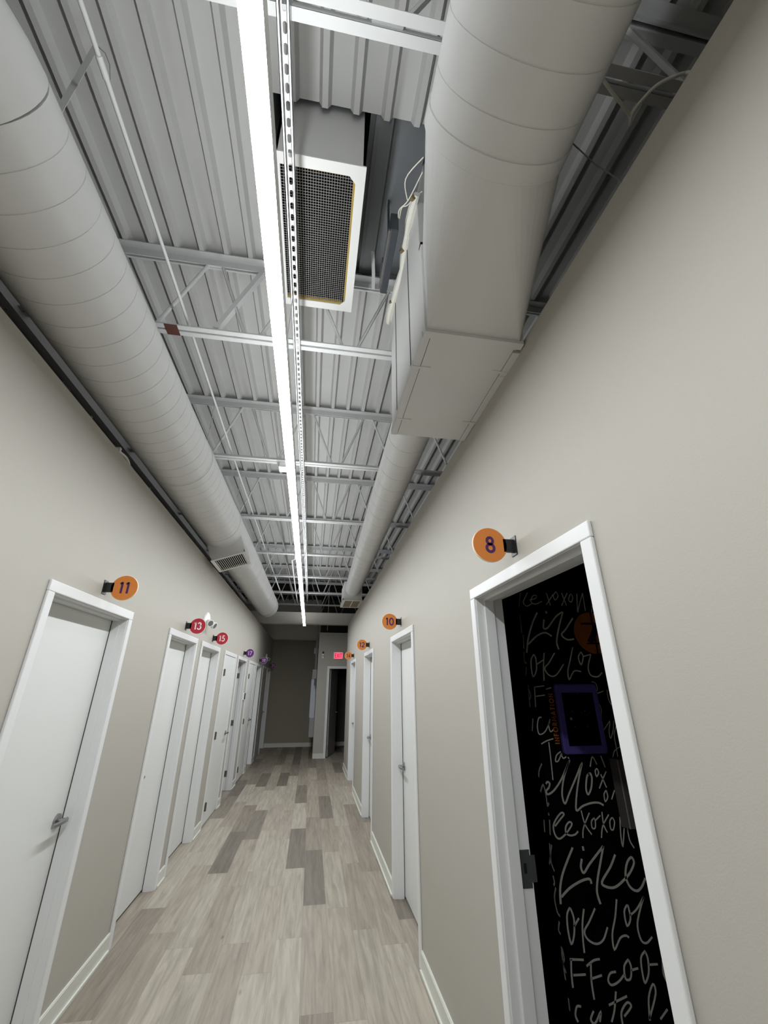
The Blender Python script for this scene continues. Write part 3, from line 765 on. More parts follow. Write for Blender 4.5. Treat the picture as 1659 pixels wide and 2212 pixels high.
# control box with wires beside the drop box
cb = thing('control_box', (0.278, 1.53, 3.80), 'charcoal control box hanging beside the white taped duct edge', 'control box')
MB().hexa([(0.258, 1.34, 3.80), (0.298, 1.34, 3.80), (0.298, 1.72, 3.80), (0.258, 1.72, 3.80)], [(0.258, 1.34, 3.93), (0.298, 1.34, 3.93), (0.298, 1.72, 3.93), (0.258, 1.72, 3.93)]).build('case', 'charcoal', cb, bevel=0.004)
mb = MB().box(0.248, 0.258, 1.36, 1.70, 3.815, 3.83).box(0.246, 0.258, 1.56, 1.66, 3.845, 3.89); mb.build('side_rail', 'chrome', cb)
MB().box(0.272, 0.280, 1.50, 1.53, 3.93, 4.318).build('mounting_bracket', 'charcoal', cb)
for P, nm in (([(0.36, 1.06, 3.9), (0.30, 1.17, 3.92), (0.325, 1.25, 3.9)], 'upper'), ([(0.37, 1.12, 3.9), (0.33, 1.25, 3.9), (0.295, 1.30, 3.9), (0.297, 1.345, 3.9)], 'middle'), ([(0.385, 1.19, 3.88), (0.36, 1.23, 3.9), (0.33, 1.275, 3.9), (0.305, 1.29, 3.9), (0.303, 1.345, 3.9)], 'lower')):
    tag(MB().tube(smooth_pts(P, 5), 0.0028, 6).build('control_wire', 'cable', smooth=True), 'thin cream wire looping to the charcoal control box, %s of three' % nm, 'wire', 'control box wires')
st = MB(); P = [(0.205, 1.76, 4.22), (0.225, 1.86, 4.15), (0.235, 1.94, 4.10), (0.24, 1.955, 4.16)]
for a, b in zip(P, P[1:]):
    st.hexa([(a[0], a[1], a[2]), (a[0]+0.022, a[1], a[2]), (b[0]+0.022, b[1], b[2]), (b[0], b[1], b[2])], [(a[0], a[1], a[2]+0.0015), (a[0]+0.022, a[1], a[2]+0.0015), (b[0]+0.022, b[1], b[2]+0.0015), (b[0], b[1], b[2]+0.0015)])
tag(st.build('hanger_strap', 'steel'), 'pale loose strap between the mesh grille box and the charcoal control box', 'strap')

# duct hangers on the left
for y, nm in ((1.05, 'nearest the camera'), (3.44, 'second from the camera'), (4.94, 'third from the camera'), (6.46, 'farthest from the camera')):
    xh = -1.105 if y < 2 else lax(y)+0.05
    mb = MB().box(xh-0.014, xh+0.014, y-0.001, y+0.001, LZ+0.236, 4.232)
    if y > 2:
        mb = MB().tube([(xh, y, 4.22), (xh, y, LZ+0.23)], 0.004, 6)
    tag(mb.build('duct_hanger', 'steel'), 'thin grey hanger dropping to the left spiral duct, %s' % nm, 'hanger', 'left duct hangers')

# long plate beam beyond the left wall
tag(MB().box(-1.79, -1.75, Y0, 11.0, 3.565, 3.64).box(-1.86, -1.79, Y0, 11.0, 3.63, 3.64).build('edge_beam', 'steel'), 'dim grey steel edge beam in the gap between left wall and spiral duct', 'beam')

# pipes and conduits
pp = thing('sprinkler_pipe', (-0.86, 4, 3.64), 'thin white pipe running lengthwise between left duct and lamp', 'pipe')
MB().tube([(-0.858, -1.0, 3.655), (-0.868, 4.0, 3.655), (-0.850, 8.05, 3.655)], 0.0085, 12).build('pipe', 'steel', pp, smooth=True)
for y in (0.87, 4.55, 7.98):
    MB().tube([(-0.862, y-0.03, 3.655), (-0.862, y+0.03, 3.655)], 0.0115, 12).build('coupling', 'steel' if y < 7 else 'black', pp, smooth=True)
MB().tube([(-0.862, 0.82, 3.668), (-0.842, 0.835, 3.668), (-0.836, 0.86, 3.66), (-0.85, 0.90, 3.655)], 0.0015, 6).build('wire_tie', 'hinge', pp)
MB().tube([(-0.850, 8.09, 3.655), (-0.838, 9.6, 3.655), (-0.83, 10.9, 3.655)], 0.012, 10).build('pipe_extension', 'white_metal', pp, smooth=True)
tag(MB().tube([(-0.382, 6.5, 3.585), (-0.393, 6.75, 3.585), (-0.443, 6.80, 3.585), (-0.446, 6.95, 3.585), (-0.455, 7.89, 3.585), (-0.464, 9.4, 3.585), (-0.466, 10.95, 3.585)], 0.012, 10).build('jogged_conduit', 'white_metal', smooth=True), 'white conduit with a sideways jog just left of the lamp, far down the corridor', 'conduit')
tag(MB().tube([(-0.345, 3.56, 3.585), (-0.342, 5.0, 3.585), (-0.372, 6.49, 3.585)], 0.010, 10).build('lamp_conduit', 'white_metal', smooth=True), 'straight white conduit hugging the left side of the lamp strip', 'conduit')
jb = thing('junction_box', (-0.385, 3.545, 3.545), 'small white electrical junction box left of the lamp, under the second joist beyond the grille', 'junction box')
MB().box(-0.425, -0.330, 3.50, 3.60, 3.552, 3.599).build('box', 'white_metal', jb, bevel=0.004)
MB().box(-0.43, -0.325, 3.495, 3.605, 3.545, 3.552).build('cover', 'white_metal', jb)
tag(MB().tube([(0.742, 1.98, 3.40), (0.775, 4.0, 3.40), (0.805, 6.2, 3.40)], 0.009, 8).build('duct_conduit', 'steel', smooth=True), 'thin grey conduit along the right side of the small right duct', 'conduit')
P = smooth_pts([(0.83, 0.37, 3.0135), (0.98, 0.43, 3.2), (1.100, 0.503, 3.500), (1.053, 0.522, 3.500), (1.015, 0.550, 3.500), (0.996, 0.588, 3.500), (0.987, 0.626, 3.500), (1.001, 0.655, 3.500), (0.991, 0.640, 3.505), (0.949, 0.617, 3.500), (0.901, 0.598, 3.500), (0.835, 0.569, 3.519)], 4)
tag(MB().tube(P, 0.0055, 8).build('loose_cable', 'cable', smooth=True), 'loose cream cable curling out over the top of the right wall', 'cable')
tag(MB().tube([(0.712, 0.637, 3.246), (0.765, 0.63, 3.13), (0.812, 0.607, 3.0105)], 0.0022, 6).build('hanger_wire', 'hinge', smooth=True), 'thin grey wire slanting from big right duct to right wall top', 'wire')
P = smooth_pts([(-1.40, 2.05, 3.00), (-1.335, 2.30, 2.995), (-1.31, 2.50, 3.03), (-1.32, 2.68, 3.05), (-1.36, 2.86, 2.99)], 5)
lc = tag(MB().tube(P, 0.008, 8).build('wall_cable', 'cable', smooth=True), 'pale cable lying over the left wall top below the spiral duct, nearer one', 'cable', 'cables over the left wall')
MB().box(-1.335, -1.295, 2.49, 2.51, 3.015, 3.05).build('cable_clip', 'white_metal', lc)
P = smooth_pts([(-1.40, 3.50, 3.0), (-1.335, 3.80, 2.992), (-1.315, 4.05, 3.02), (-1.33, 4.3, 3.01), (-1.40, 4.5, 2.97)], 5)
tag(MB().tube(P, 0.007, 8).build('wall_cable', 'cable', smooth=True), 'pale cable lying over the left wall top before the louvred register, farther one', 'cable', 'cables over the left wall')

# ------------------------------------------------------------------ numbered discs
def arc(cx, cy_, rx, ry, a0, a1, n=14):
    return [(cx+rx*math.cos(math.radians(a0+(a1-a0)*k/n)), cy_+ry*math.sin(math.radians(a0+(a1-a0)*k/n))) for k in range(n+1)]
GL = {
 '0': (0.62, [arc(0.31, 0.5, 0.26, 0.46, 90, 450, 24)]),
 '1': (0.34, [[(0.04, 0.84), (0.22, 0.955)], [(0.22, 1.0), (0.22, 0.0)]]),
 '2': (0.56, [arc(0.28, 0.70, 0.22, 0.255, 170, -25, 14)+[(0.03, 0.045)], [(0.0, 0.045), (0.54, 0.045)]]),
 '3': (0.52, [arc(0.24, 0.735, 0.19, 0.22, 160, -85, 14), arc(0.24, 0.28, 0.23, 0.24, 88, -165, 16)]),
 '4': (0.62, [[(0.44, 0.0), (0.44, 0.96), (0.05, 0.25), (0.60, 0.25)]]),
 '5': (0.54, [[(0.47, 0.955), (0.17, 0.955), (0.115, 0.55)]+arc(0.23, 0.31, 0.245, 0.27, 118, -150, 16)]),
 '7': (0.56, [[(0.03, 0.955), (0.50, 0.955), (0.16, 0.0)]]),
 '8': (0.60, [arc(0.30, 0.745, 0.185, 0.21, 90, 450, 22), arc(0.30, 0.28, 0.235, 0.24, 90, 450, 24)]),
 '9': (0.58, [arc(0.28, 0.68, 0.225, 0.27, 90, 450, 22), [(0.49, 0.60), (0.20, 0.0)]]),
 'I': (0.22, [[(0.11, 0.0), (0.11, 1.0)]]),
 'N': (0.66, [[(0.08, 0.0), (0.08, 0.95), (0.58, 0.05), (0.58, 1.0)]]),
 'F': (0.48, [[(0.08, 0.0), (0.08, 0.955), (0.46, 0.955)], [(0.08, 0.52), (0.42, 0.52)]]),
 'O': (0.90, [arc(0.45, 0.5, 0.39, 0.46, 90, 450, 24)]),
 'R': (0.56, [[(0.08, 0.0), (0.08, 0.955), (0.28, 0.955)]+arc(0.28, 0.71, 0.20, 0.245, 90, -90, 10)+[(0.08, 0.465)], [(0.24, 0.465), (0.52, 0.0)]]),
 'M': (0.86, [[(0.05, 0.0), (0.17, 0.96), (0.43, 0.2), (0.69, 0.96), (0.81, 0.0)]]),
 'A': (0.72, [[(0.03, 0.0), (0.36, 0.97), (0.69, 0.0)], [(0.15, 0.30), (0.57, 0.30)]]),
 'T': (0.52, [[(0.0, 0.955), (0.52, 0.955)], [(0.26, 0.955), (0.26, 0.0)]]),
 'E': (0.50, [[(0.46, 0.955), (0.08, 0.955), (0.08, 0.045), (0.46, 0.045)], [(0.08, 0.52), (0.43, 0.52)]]),
 'X': (0.60, [[(0.03, 0.0), (0.57, 1.0)], [(0.03, 1.0), (0.57, 0.0)]]),
}
def lettering(mb, text, h, w, f3, gap=0.12, d0=0.0, d1=0.0015):
    tot = sum(GL[c][0] for c in text)+gap*(len(text)-1)
    u = -tot/2
    for c in text:
        adv, st_ = GL[c]
        for s_ in st_:
            mb.ribbon([((u+a)*h, (b-0.5)*h) for a, b in s_], w*h, f3, d0, d1)
        u += adv+gap
    return mb
def sign(num, side, y, z, disc, numm, label, group):
    s = 1 if side == 'L' else -1
    xw = XL if side == 'L' else XR
    xc = xw+s*0.109; r_ = 0.0725
    root = thing('number_sign', (xw, y, z), label, 'sign', group)
    mb = MB().box(xw+s*0.002, xw+s*0.050, y-0.006, y+0.006, z-0.028, z+0.028)
    mb.box(xw, xw+s*0.004, y-0.024, y+0.024, z-0.040, z+0.040)
    mb.build('bracket', 'black', root)
    MB().cyl((xc, y-0.004, z), (xc, y+0.002, z), r_+0.0025, 56).build('rim', 'rim', root)
    MB().cyl((xc, y-0.006, z), (xc, y-0.0035, z), r_, 56).build('disc', disc, root)
    mb = MB(); lettering(mb, num, 0.067, 0.172, lambda u, v, d_: (xc+u, y-0.006-d_, z+v), gap=0.16, d0=0.0, d1=0.0012)
    mb.build('numeral', numm, root)
    return root
sign('8', 'R', 1.529, 2.187, 'orange', 'num_purple', 'large orange 8 disc beside the open doorway', 'right wall number discs')
sign('10', 'R', 3.906, 2.203, 'orange', 'num_purple', 'orange disc reading 10 on the right wall', 'right wall number discs')
sign('12', 'R', 6.203, 2.191, 'orange', 'num_purple', 'orange disc reading 12 on the right wall', 'right wall number discs')
sign('14', 'R', 8.547, 2.188, 'orange', 'num_purple', 'orange disc reading 14 next to the red exit sign', 'right wall number discs')
sign('11', 'L', 2.650, 2.185, 'orange', 'num_purple', 'orange disc reading 11 on the left wall', 'left wall number discs')
sign('13', 'L', 4.393, 2.186, 'red', 'num_white', 'red disc reading 13 on the left wall', 'left wall number discs')
sign('15', 'L', 5.603, 2.189, 'red', 'num_white', 'red disc reading 15 on the left wall', 'left wall number discs')
sign('17', 'L', 8.187, 2.188, 'purple', 'num_pink', 'purple disc reading 17 on the left wall', 'left wall number discs')
sign('19', 'L', 10.65, 2.190, 'purple', 'num_pink', 'purple disc reading 19 on the left wall', 'left wall number discs')
sign('21', 'L', 13.28, 2.190, 'purple', 'num_pink', 'dark purple disc reading 21 at the dim end of the left wall', 'left wall number discs')

# ------------------------------------------------------------------ wall fittings
def emergency(y, z, label):
    root = thing('emergency_light', (XL, y, z), label, 'emergency light', 'twin head emergency lights')
    prof = [(-0.115, -0.045), (0.115, -0.045), (0.125, -0.02), (0.10, 0.03), (0.03, 0.085), (-0.03, 0.085), (-0.10, 0.03), (-0.125, -0.02)]
    mb = MB(); rings = []
    for w, k in ((0.0, 1.0), (0.020, 0.97), (0.034, 0.72)):
        rings.append([(XL+w, y+a*k, z+b*k) for a, b in prof])
    mb.ring_loft(rings); mb.build('back_plate', 'white_metal', root, bevel=0.003)
    for sgn in (-1, 1):
        hy_ = y+sgn*0.075; hz_ = z-0.035
        d_ = Vector((0.75, 0.25*sgn-0.45, -0.35)).normalized(); p0 = Vector((XL+0.045, hy_, hz_))
        hd = MB().tube([p0-d_*0.015, p0+d_*0.055, p0+d_*0.062], 0.04, 22, radii=[0.026, 0.040, 0.040]).build('lamp_head', 'white_metal', root, smooth=True)
        MB().tube([p0+d_*0.058, p0+d_*0.0635], 0.031, 20).build('lamp_lens', 'chrome', hd)
    return root
emergency(5.10, 2.345, 'white twin head emergency light just right of the red 13 disc')
emergency(12.1, 2.345, 'white twin head emergency light just above the purple 19 disc')

kp = thing('wall_keypad', (XL, 8.80, 1.455), 'small black screened keypad between the 17 door and next closet', 'keypad')
MB().box(XL, XL+0.018, 8.765, 8.855, 1.395, 1.515).build('back_box', 'white_metal', kp)
MB().box(XL+0.018, XL+0.030, 8.770, 8.850, 1.405, 1.512).build('screen', 'black', kp)

ex = thing('exit_sign', (0.679, PY, 2.29), 'glowing red EXIT sign above the far doorway', 'exit sign')
MB().box(0.546, 0.812, PY-0.045, PY, 2.290, 2.468).build('housing', 'white_metal', ex, bevel=0.006)
MB().box(0.578, 0.782, PY-0.048, PY-0.044, 2.304, 2.456).build('lit_face', 'exit_red', ex)
mb = MB(); lettering(mb, 'EXIT', 0.108, 0.19, lambda u, v, d_: (0.68+u*0.74, PY-0.048-d_, 2.38+v), gap=0.13); mb.build('letters', 'exit_text', ex)
sb = thing('wall_strobe', (0.271, PY, 2.31), 'small white wall device with black dome on top, left of the exit sign', 'alarm device')
MB().box(0.240, 0.302, PY-0.02, PY, 2.312, 2.335).box(0.247, 0.296, PY-0.03, PY, 2.335, 2.43).build('body', 'white_metal', sb, bevel=0.004)
mb = MB(); mb.tube([(0.271, PY-0.02, 2.425), (0.271, PY-0.022, 2.45), (0.271, PY-0.024, 2.475), (0.271, PY-0.024, 2.483)], 0.02, 16, radii=[0.020, 0.023, 0.018, 0.006]); mb.build('dome', 'black', sb, smooth=True)
MB().box(0.262, 0.284, PY-0.034, PY-0.029, 2.36, 2.385).build('dark_window', 'charcoal', sb)

# electrical gear on the alcove's return wall
c1 = thing('electrical_cabinet', (0.08, 12.5, 0.85), 'tall pale electrical cabinet edge beside the far corner', 'cabinet')
MB().box(0.014, 0.140, 12.2, 12.75, 0.85, 1.80).build('lower_body', 'cabinet', c1, bevel=0.005)
MB().box(0.022, 0.140, 12.2, 12.75, 1.803, 2.046).build('upper_body', 'cabinet_dark', c1, bevel=0.005)
MB().box(0.006, 0.014, 12.23, 12.72, 0.88, 1.78).build('cabinet_door', 'cabinet', c1)
c2 = thing('wiring_trough', (0.09, 12.5, 0.405), 'grey metal wiring trough right under the pale electrical cabinet', 'wiring trough')
MB().box(0.026, 0.146, 12.2, 12.72, 0.405, 0.847).build('trough_body', 'cabinet_dark', c2, bevel=0.005)
MB().box(0.020, 0.026, 12.22, 12.70, 0.42, 0.83).build('cover', 'cabinet_dark', c2)
for x_, y_, nm in ((0.090, 12.32, 'nearest'), (0.118, 12.26, 'middle'), (0.105, 12.62, 'farthest')):
    tag(MB().tube([(x_, y_, 2.046), (x_, y_, 3.6)], 0.014, 10).build('riser_conduit', 'cabinet_dark', smooth=True), 'vertical grey conduit rising from the electrical cabinet, %s of three' % nm, 'conduit', 'conduits above the cabinet')
tag(MB().box(0.030, 0.146, 12.88, 12.98, 2.50, 2.66).build('outlet_box', 'cabinet', bevel=0.004), 'small pale box on the alcove wall above the electrical cabinet', 'electrical box')
tag(MB().box(0.082, 0.146, 11.90, 12.02, 1.65, 1.81).build('disconnect_switch', 'charcoal', bevel=0.004), 'dark grey switch box between electrical cabinet and corner', 'switch box')
tag(MB().tube([(0.33, 11.0, 4.1), (0.33, 11.0, 2.95)], 0.006, 6).build('drop_rod', 'steel'), 'thin rod hanging down behind the far header beam', 'rod')

# ------------------------------------------------------------------ room 8: black lettered booth
YBF, XBC = 2.75, 1.452
bw = MB().box(XBC, 3.6, YBF, 4.6, 0, 2.86)
booth = struct('wall_booth', bw, 'booth')
LET = [
('F', 0.013, [(1.454, 1.095), (1.467, 1.105), (1.479, 1.096), (1.47, 1.075), (1.45, 1.058), (1.459, 1.041), (1.503, 1.061), (1.564, 1.12), (1.632, 1.212), (1.6, 1.163), (1.568, 1.098), (1.551, 1.034), (1.562, 0.991), (1.599, 1.041), (1.66, 1.122), (1.715, 1.196), (1.684, 1.13), (1.65, 1.043), (1.629, 0.955), (1.675, 0.974), (1.733, 0.987), (1.784, 0.987), (1.815, 0.973)]),
('F', 0.013, [(1.755, 1.141), (1.735, 1.124), (1.716, 1.063), (1.724, 1.032), (1.75, 1.062), (1.767, 1.114), (1.761, 1.141), (1.745, 1.133)]),
('F', 0.009, [(1.813, 1.167), (1.798, 1.154), (1.801, 1.124), (1.82, 1.144), (1.813, 1.167)]),
('F', 0.009, [(1.832, 1.135), (1.844, 1.099), (1.856, 1.063)]),
('F', 0.009, [(1.873, 1.149), (1.84, 1.108), (1.806, 1.06)]),
('F', 0.009, [(1.85, 1.05), (1.831, 1.029), (1.831, 0.992), (1.853, 1.015), (1.85, 1.05)]),
('F', 0.009, [(1.907, 1.048), (1.876, 1.001)]),
('F', 0.009, [(1.769, 1.177), (1.795, 1.231), (1.818, 1.187)]),
('F', 0.009, [(1.855, 1.235), (1.872, 1.17)]),
('F', 0.009, [(1.458, 1.308), (1.498, 1.325), (1.546, 1.336)]),
('F', 0.009, [(1.511, 1.318), (1.509, 1.224), (1.504, 1.113)]),
('F', 0.009, [(1.584, 1.264), (1.553, 1.246), (1.539, 1.214), (1.558, 1.214), (1.585, 1.25), (1.586, 1.241), (1.595, 1.227), (1.616, 1.235)]),
('F', 0.009, [(1.627, 1.233), (1.633, 1.223)]),
('F', 0.009, [(1.485, 1.459), (1.464, 1.454), (1.448, 1.411), (1.45, 1.368), (1.47, 1.363), (1.501, 1.382), (1.539, 1.434)]),
('F', 0.009, [(1.542, 1.448), (1.527, 1.415), (1.532, 1.377), (1.554, 1.386)]),
('F', 0.009, [(1.46, 1.638), (1.536, 1.646)]),
('F', 0.009, [(1.463, 1.638), (1.458, 1.582), (1.453, 1.518)]),
('F', 0.009, [(1.46, 1.582), (1.53, 1.59)]),
('F', 0.009, [(1.542, 1.625), (1.583, 1.635)]),
('F', 0.0072, [(1.885, 1.672), (1.911, 1.664), (1.92, 1.632), (1.91, 1.601), (1.963, 1.614)]),
('F', 0.0072, [(1.99, 1.622), (1.987, 1.57), (1.999, 1.529)]),
('F', 0.0072, [(1.91, 1.535), (1.919, 1.504), (1.909, 1.449)]),
('F', 0.0072, [(1.908, 1.378), (1.947, 1.414), (1.966, 1.429), (1.946, 1.37), (1.949, 1.332), (1.978, 1.38), (1.995, 1.434)]),
('F', 0.0072, [(2.005, 1.399), (1.979, 1.355), (1.976, 1.284), (1.974, 1.227)]),
('F', 0.0072, [(1.938, 1.223), (1.959, 1.26), (2, 1.281)]),
('F', 0.0117, [(1.477, 0.882), (1.515, 0.913), (1.544, 0.937), (1.529, 0.946), (1.492, 0.918), (1.467, 0.883), (1.47, 0.842), (1.493, 0.821), (1.534, 0.839), (1.572, 0.87), (1.587, 0.89), (1.572, 0.899), (1.547, 0.879), (1.541, 0.847), (1.565, 0.834), (1.598, 0.837), (1.62, 0.852)]),
('F', 0.009, [(1.66, 0.953), (1.672, 0.882), (1.705, 0.832)]),
('F', 0.009, [(1.712, 0.939), (1.658, 0.866), (1.645, 0.818)]),
('F', 0.009, [(1.74, 0.913), (1.717, 0.897), (1.715, 0.864), (1.734, 0.863), (1.742, 0.896), (1.737, 0.913)]),
('F', 0.009, [(1.745, 0.9), (1.781, 0.923)]),
('F', 0.009, [(1.796, 0.94), (1.793, 0.877), (1.809, 0.837)]),
('F', 0.009, [(1.838, 0.925), (1.785, 0.869), (1.764, 0.813)]),
('F', 0.009, [(1.857, 0.91), (1.838, 0.892), (1.835, 0.855), (1.851, 0.85), (1.868, 0.887), (1.859, 0.91)]),
('F', 0.009, [(1.91, 0.91), (1.894, 0.823), (1.894, 0.767), (1.925, 0.855)]),
('F', 0.009, [(1.946, 0.862), (1.946, 0.796), (1.966, 0.755)]),
('F', 0.015, [(1.57, 0.776), (1.522, 0.713), (1.481, 0.652), (1.457, 0.591), (1.449, 0.528)]),
('F', 0.015, [(1.459, 0.558), (1.517, 0.594), (1.592, 0.621), (1.645, 0.627), (1.654, 0.605)]),
('F', 0.015, [(1.635, 0.779), (1.636, 0.758)]),
('F', 0.015, [(1.617, 0.721), (1.604, 0.683), (1.617, 0.657), (1.659, 0.693), (1.724, 0.742), (1.765, 0.773)]),
('F', 0.015, [(1.767, 0.773), (1.733, 0.702), (1.698, 0.627), (1.68, 0.566), (1.69, 0.513)]),
('F', 0.015, [(1.834, 0.73), (1.789, 0.674), (1.721, 0.61), (1.742, 0.587), (1.794, 0.581), (1.853, 0.606), (1.908, 0.641), (1.946, 0.685), (1.935, 0.712), (1.901, 0.687), (1.877, 0.63), (1.891, 0.579), (1.931, 0.557), (1.967, 0.574), (2, 0.611)]),
('F', 0.012, [(1.501, 0.51), (1.479, 0.482), (1.472, 0.423), (1.48, 0.36), (1.503, 0.392), (1.516, 0.456), (1.507, 0.498), (1.5, 0.507)]),
('F', 0.012, [(1.512, 0.429), (1.546, 0.462)]),
('F', 0.012, [(1.584, 0.499), (1.562, 0.435), (1.552, 0.366), (1.55, 0.318)]),
('F', 0.012, [(1.652, 0.497), (1.606, 0.444), (1.568, 0.405), (1.582, 0.37), (1.628, 0.349), (1.673, 0.363), (1.71, 0.413)]),
('F', 0.012, [(1.794, 0.528), (1.766, 0.451), (1.732, 0.382), (1.73, 0.319), (1.775, 0.362), (1.811, 0.371), (1.83, 0.361)]),
('F', 0.012, [(1.853, 0.5), (1.828, 0.471), (1.83, 0.411), (1.859, 0.439), (1.859, 0.487), (1.853, 0.5)]),
('F', 0.012, [(1.859, 0.454), (1.909, 0.478), (1.968, 0.53)]),
('F', 0.012, [(1.968, 0.53), (1.923, 0.465), (1.894, 0.407), (1.9, 0.347), (1.93, 0.331), (1.972, 0.354)]),
('F', 0.012, [(1.46, 0.299), (1.54, 0.291)]),
('F', 0.012, [(1.468, 0.299), (1.459, 0.245), (1.457, 0.188)]),
('F', 0.012, [(1.468, 0.236), (1.54, 0.233)]),
('F', 0.012, [(1.551, 0.265), (1.596, 0.284), (1.634, 0.287)]),
('F', 0.012, [(1.578, 0.274), (1.567, 0.204), (1.568, 0.134)]),
('F', 0.012, [(1.569, 0.214), (1.632, 0.223)]),
('F', 0.012, [(1.717, 0.23), (1.683, 0.227), (1.664, 0.201), (1.68, 0.181), (1.724, 0.191), (1.763, 0.216)]),
('F', 0.012, [(1.803, 0.274), (1.771, 0.248), (1.767, 0.199), (1.796, 0.197), (1.811, 0.24), (1.803, 0.271)]),
('F', 0.012, [(1.808, 0.229), (1.852, 0.234)]),
('F', 0.012, [(1.913, 0.3), (1.88, 0.274), (1.872, 0.213), (1.878, 0.174), (1.909, 0.21), (1.92, 0.265), (1.912, 0.297)]),
('F', 0.012, [(1.918, 0.243), (1.974, 0.241)]),
('F', 0.012, [(2.009, 0.259), (1.997, 0.203), (2.011, 0.163)]),
('F', 0.012, [(1.488, 0.115), (1.465, 0.117), (1.451, 0.087), (1.461, 0.06)]),
('F', 0.012, [(1.555, 0.093), (1.533, 0.064), (1.553, 0.047), (1.593, 0.085), (1.581, 0.05)]),
('F', 0.012, [(1.698, 0.155), (1.674, 0.088), (1.647, 0.044)]),
('F', 0.012, [(1.646, 0.107), (1.758, 0.132)]),
('F', 0.012, [(1.723, 0.058), (1.772, 0.091), (1.752, 0.108), (1.711, 0.075), (1.707, 0.029)]),
('F', 0.012, [(1.864, 0.036), (1.927, 0.126), (1.922, 0.165), (1.882, 0.114), (1.866, 0.03)]),
('F', 0.012, [(1.928, 0.03), (1.98, 0.063)]),
('F', 0.009, [(1.505, 2.267), (1.477, 2.224), (1.462, 2.194), (1.485, 2.17), (1.531, 2.191)]),
('F', 0.009, [(1.513, 2.215), (1.558, 2.226), (1.572, 2.247), (1.545, 2.246), (1.522, 2.205), (1.552, 2.186), (1.609, 2.208)]),
('F', 0.009, [(1.652, 2.27), (1.67, 2.18)]),
('F', 0.009, [(1.706, 2.262), (1.638, 2.184)]),
('F', 0.009, [(1.732, 2.283), (1.704, 2.251), (1.715, 2.221), (1.743, 2.253), (1.731, 2.278)]),
('F', 0.009, [(1.774, 2.274), (1.796, 2.183)]),
('F', 0.009, [(1.819, 2.276), (1.758, 2.182)]),
('F', 0.009, [(1.84, 2.266), (1.821, 2.225), (1.84, 2.21), (1.858, 2.246), (1.846, 2.271)]),
('F', 0.009, [(1.897, 2.273), (1.876, 2.141), (1.897, 2.186), (1.944, 2.28)]),
('F', 0.009, [(1.944, 2.28), (1.939, 2.147)]),
('F', 0.009, [(2.004, 2.189), (1.987, 2.139)]),
('F', 0.014, [(1.559, 2.127), (1.51, 2.049), (1.463, 1.944), (1.439, 1.853)]),
('F', 0.014, [(1.457, 1.907), (1.528, 1.964), (1.595, 1.989), (1.644, 1.966)]),
('F', 0.014, [(1.628, 2.139), (1.63, 2.121)]),
('F', 0.014, [(1.604, 2.08), (1.59, 2.022), (1.622, 2.023), (1.699, 2.102), (1.758, 2.138)]),
('F', 0.014, [(1.76, 2.138), (1.707, 2.024), (1.674, 1.929), (1.681, 1.878)]),
('F', 0.014, [(1.829, 2.095), (1.759, 2.016), (1.72, 1.977), (1.757, 1.945), (1.811, 1.95)]),
('F', 0.011, [(1.489, 1.844), (1.462, 1.799), (1.462, 1.703), (1.494, 1.746), (1.5, 1.817), (1.489, 1.844)]),
('F', 0.011, [(1.567, 1.854), (1.548, 1.764), (1.538, 1.677)]),
('F', 0.011, [(1.645, 1.855), (1.593, 1.791), (1.556, 1.755), (1.58, 1.712), (1.63, 1.712), (1.7, 1.783)]),
('F', 0.011, [(1.505, 1.782), (1.555, 1.809)]),
('F', 0.011, [(1.789, 1.894), (1.75, 1.802), (1.723, 1.739), (1.723, 1.686), (1.769, 1.739), (1.821, 1.735)]),
('F', 0.011, [(1.848, 1.866), (1.819, 1.829), (1.83, 1.78), (1.856, 1.83), (1.847, 1.862)]),
('F', 0.011, [(1.857, 1.834), (1.919, 1.849)]),
('F', 0.011, [(1.919, 1.849), (1.88, 1.766), (1.889, 1.713), (1.94, 1.704), (1.978, 1.731)]),
('L', 0.014, [(2.763, 1.199), (2.81, 1.154), (2.824, 1.117)]),
('L', 0.014, [(2.826, 1.039), (2.779, 1.085), (2.762, 1.031), (2.761, 0.982), (2.739, 1)]),
('L', 0.014, [(2.826, 0.896), (2.837, 0.831)]),
('L', 0.014, [(2.758, 0.947), (2.759, 0.933)]),
('L', 0.014, [(2.757, 0.913), (2.773, 0.835)]),
('L', 0.014, [(2.794, 0.789), (2.805, 0.7), (2.778, 0.663)]),
('L', 0.014, [(2.771, 0.789), (2.827, 0.68)]),
('L', 0.014, [(2.801, 0.636), (2.795, 0.607), (2.808, 0.59)]),
('L', 0.014, [(2.787, 0.585), (2.818, 0.53), (2.806, 0.473), (2.78, 0.465)]),
('L', 0.014, [(2.796, 0.435), (2.817, 0.391), (2.799, 0.381)]),
('L', 0.014, [(2.809, 0.325), (2.815, 0.259), (2.81, 0.19)]),
('L', 0.014, [(2.803, 0.322), (2.795, 0.28), (2.817, 0.253), (2.792, 0.225)]),
('L', 0.014, [(2.804, 0.122), (2.806, 0.073)]),
('L', 0.014, [(2.753, 2.264), (2.801, 2.172)]),
('L', 0.014, [(2.804, 2.123), (2.804, 2.045), (2.809, 1.988)]),
('L', 0.014, [(2.791, 1.977), (2.807, 1.884)]),
('L', 0.014, [(2.812, 1.866), (2.82, 1.803), (2.794, 1.788)]),
('L', 0.014, [(2.804, 1.766), (2.825, 1.713)]),
('L', 0.014, [(2.813, 1.651), (2.823, 1.514)]),
('L', 0.014, [(2.81, 1.625), (2.794, 1.583), (2.824, 1.556)]),
('L', 0.014, [(2.804, 1.449), (2.835, 1.373)])]
mbs = {}
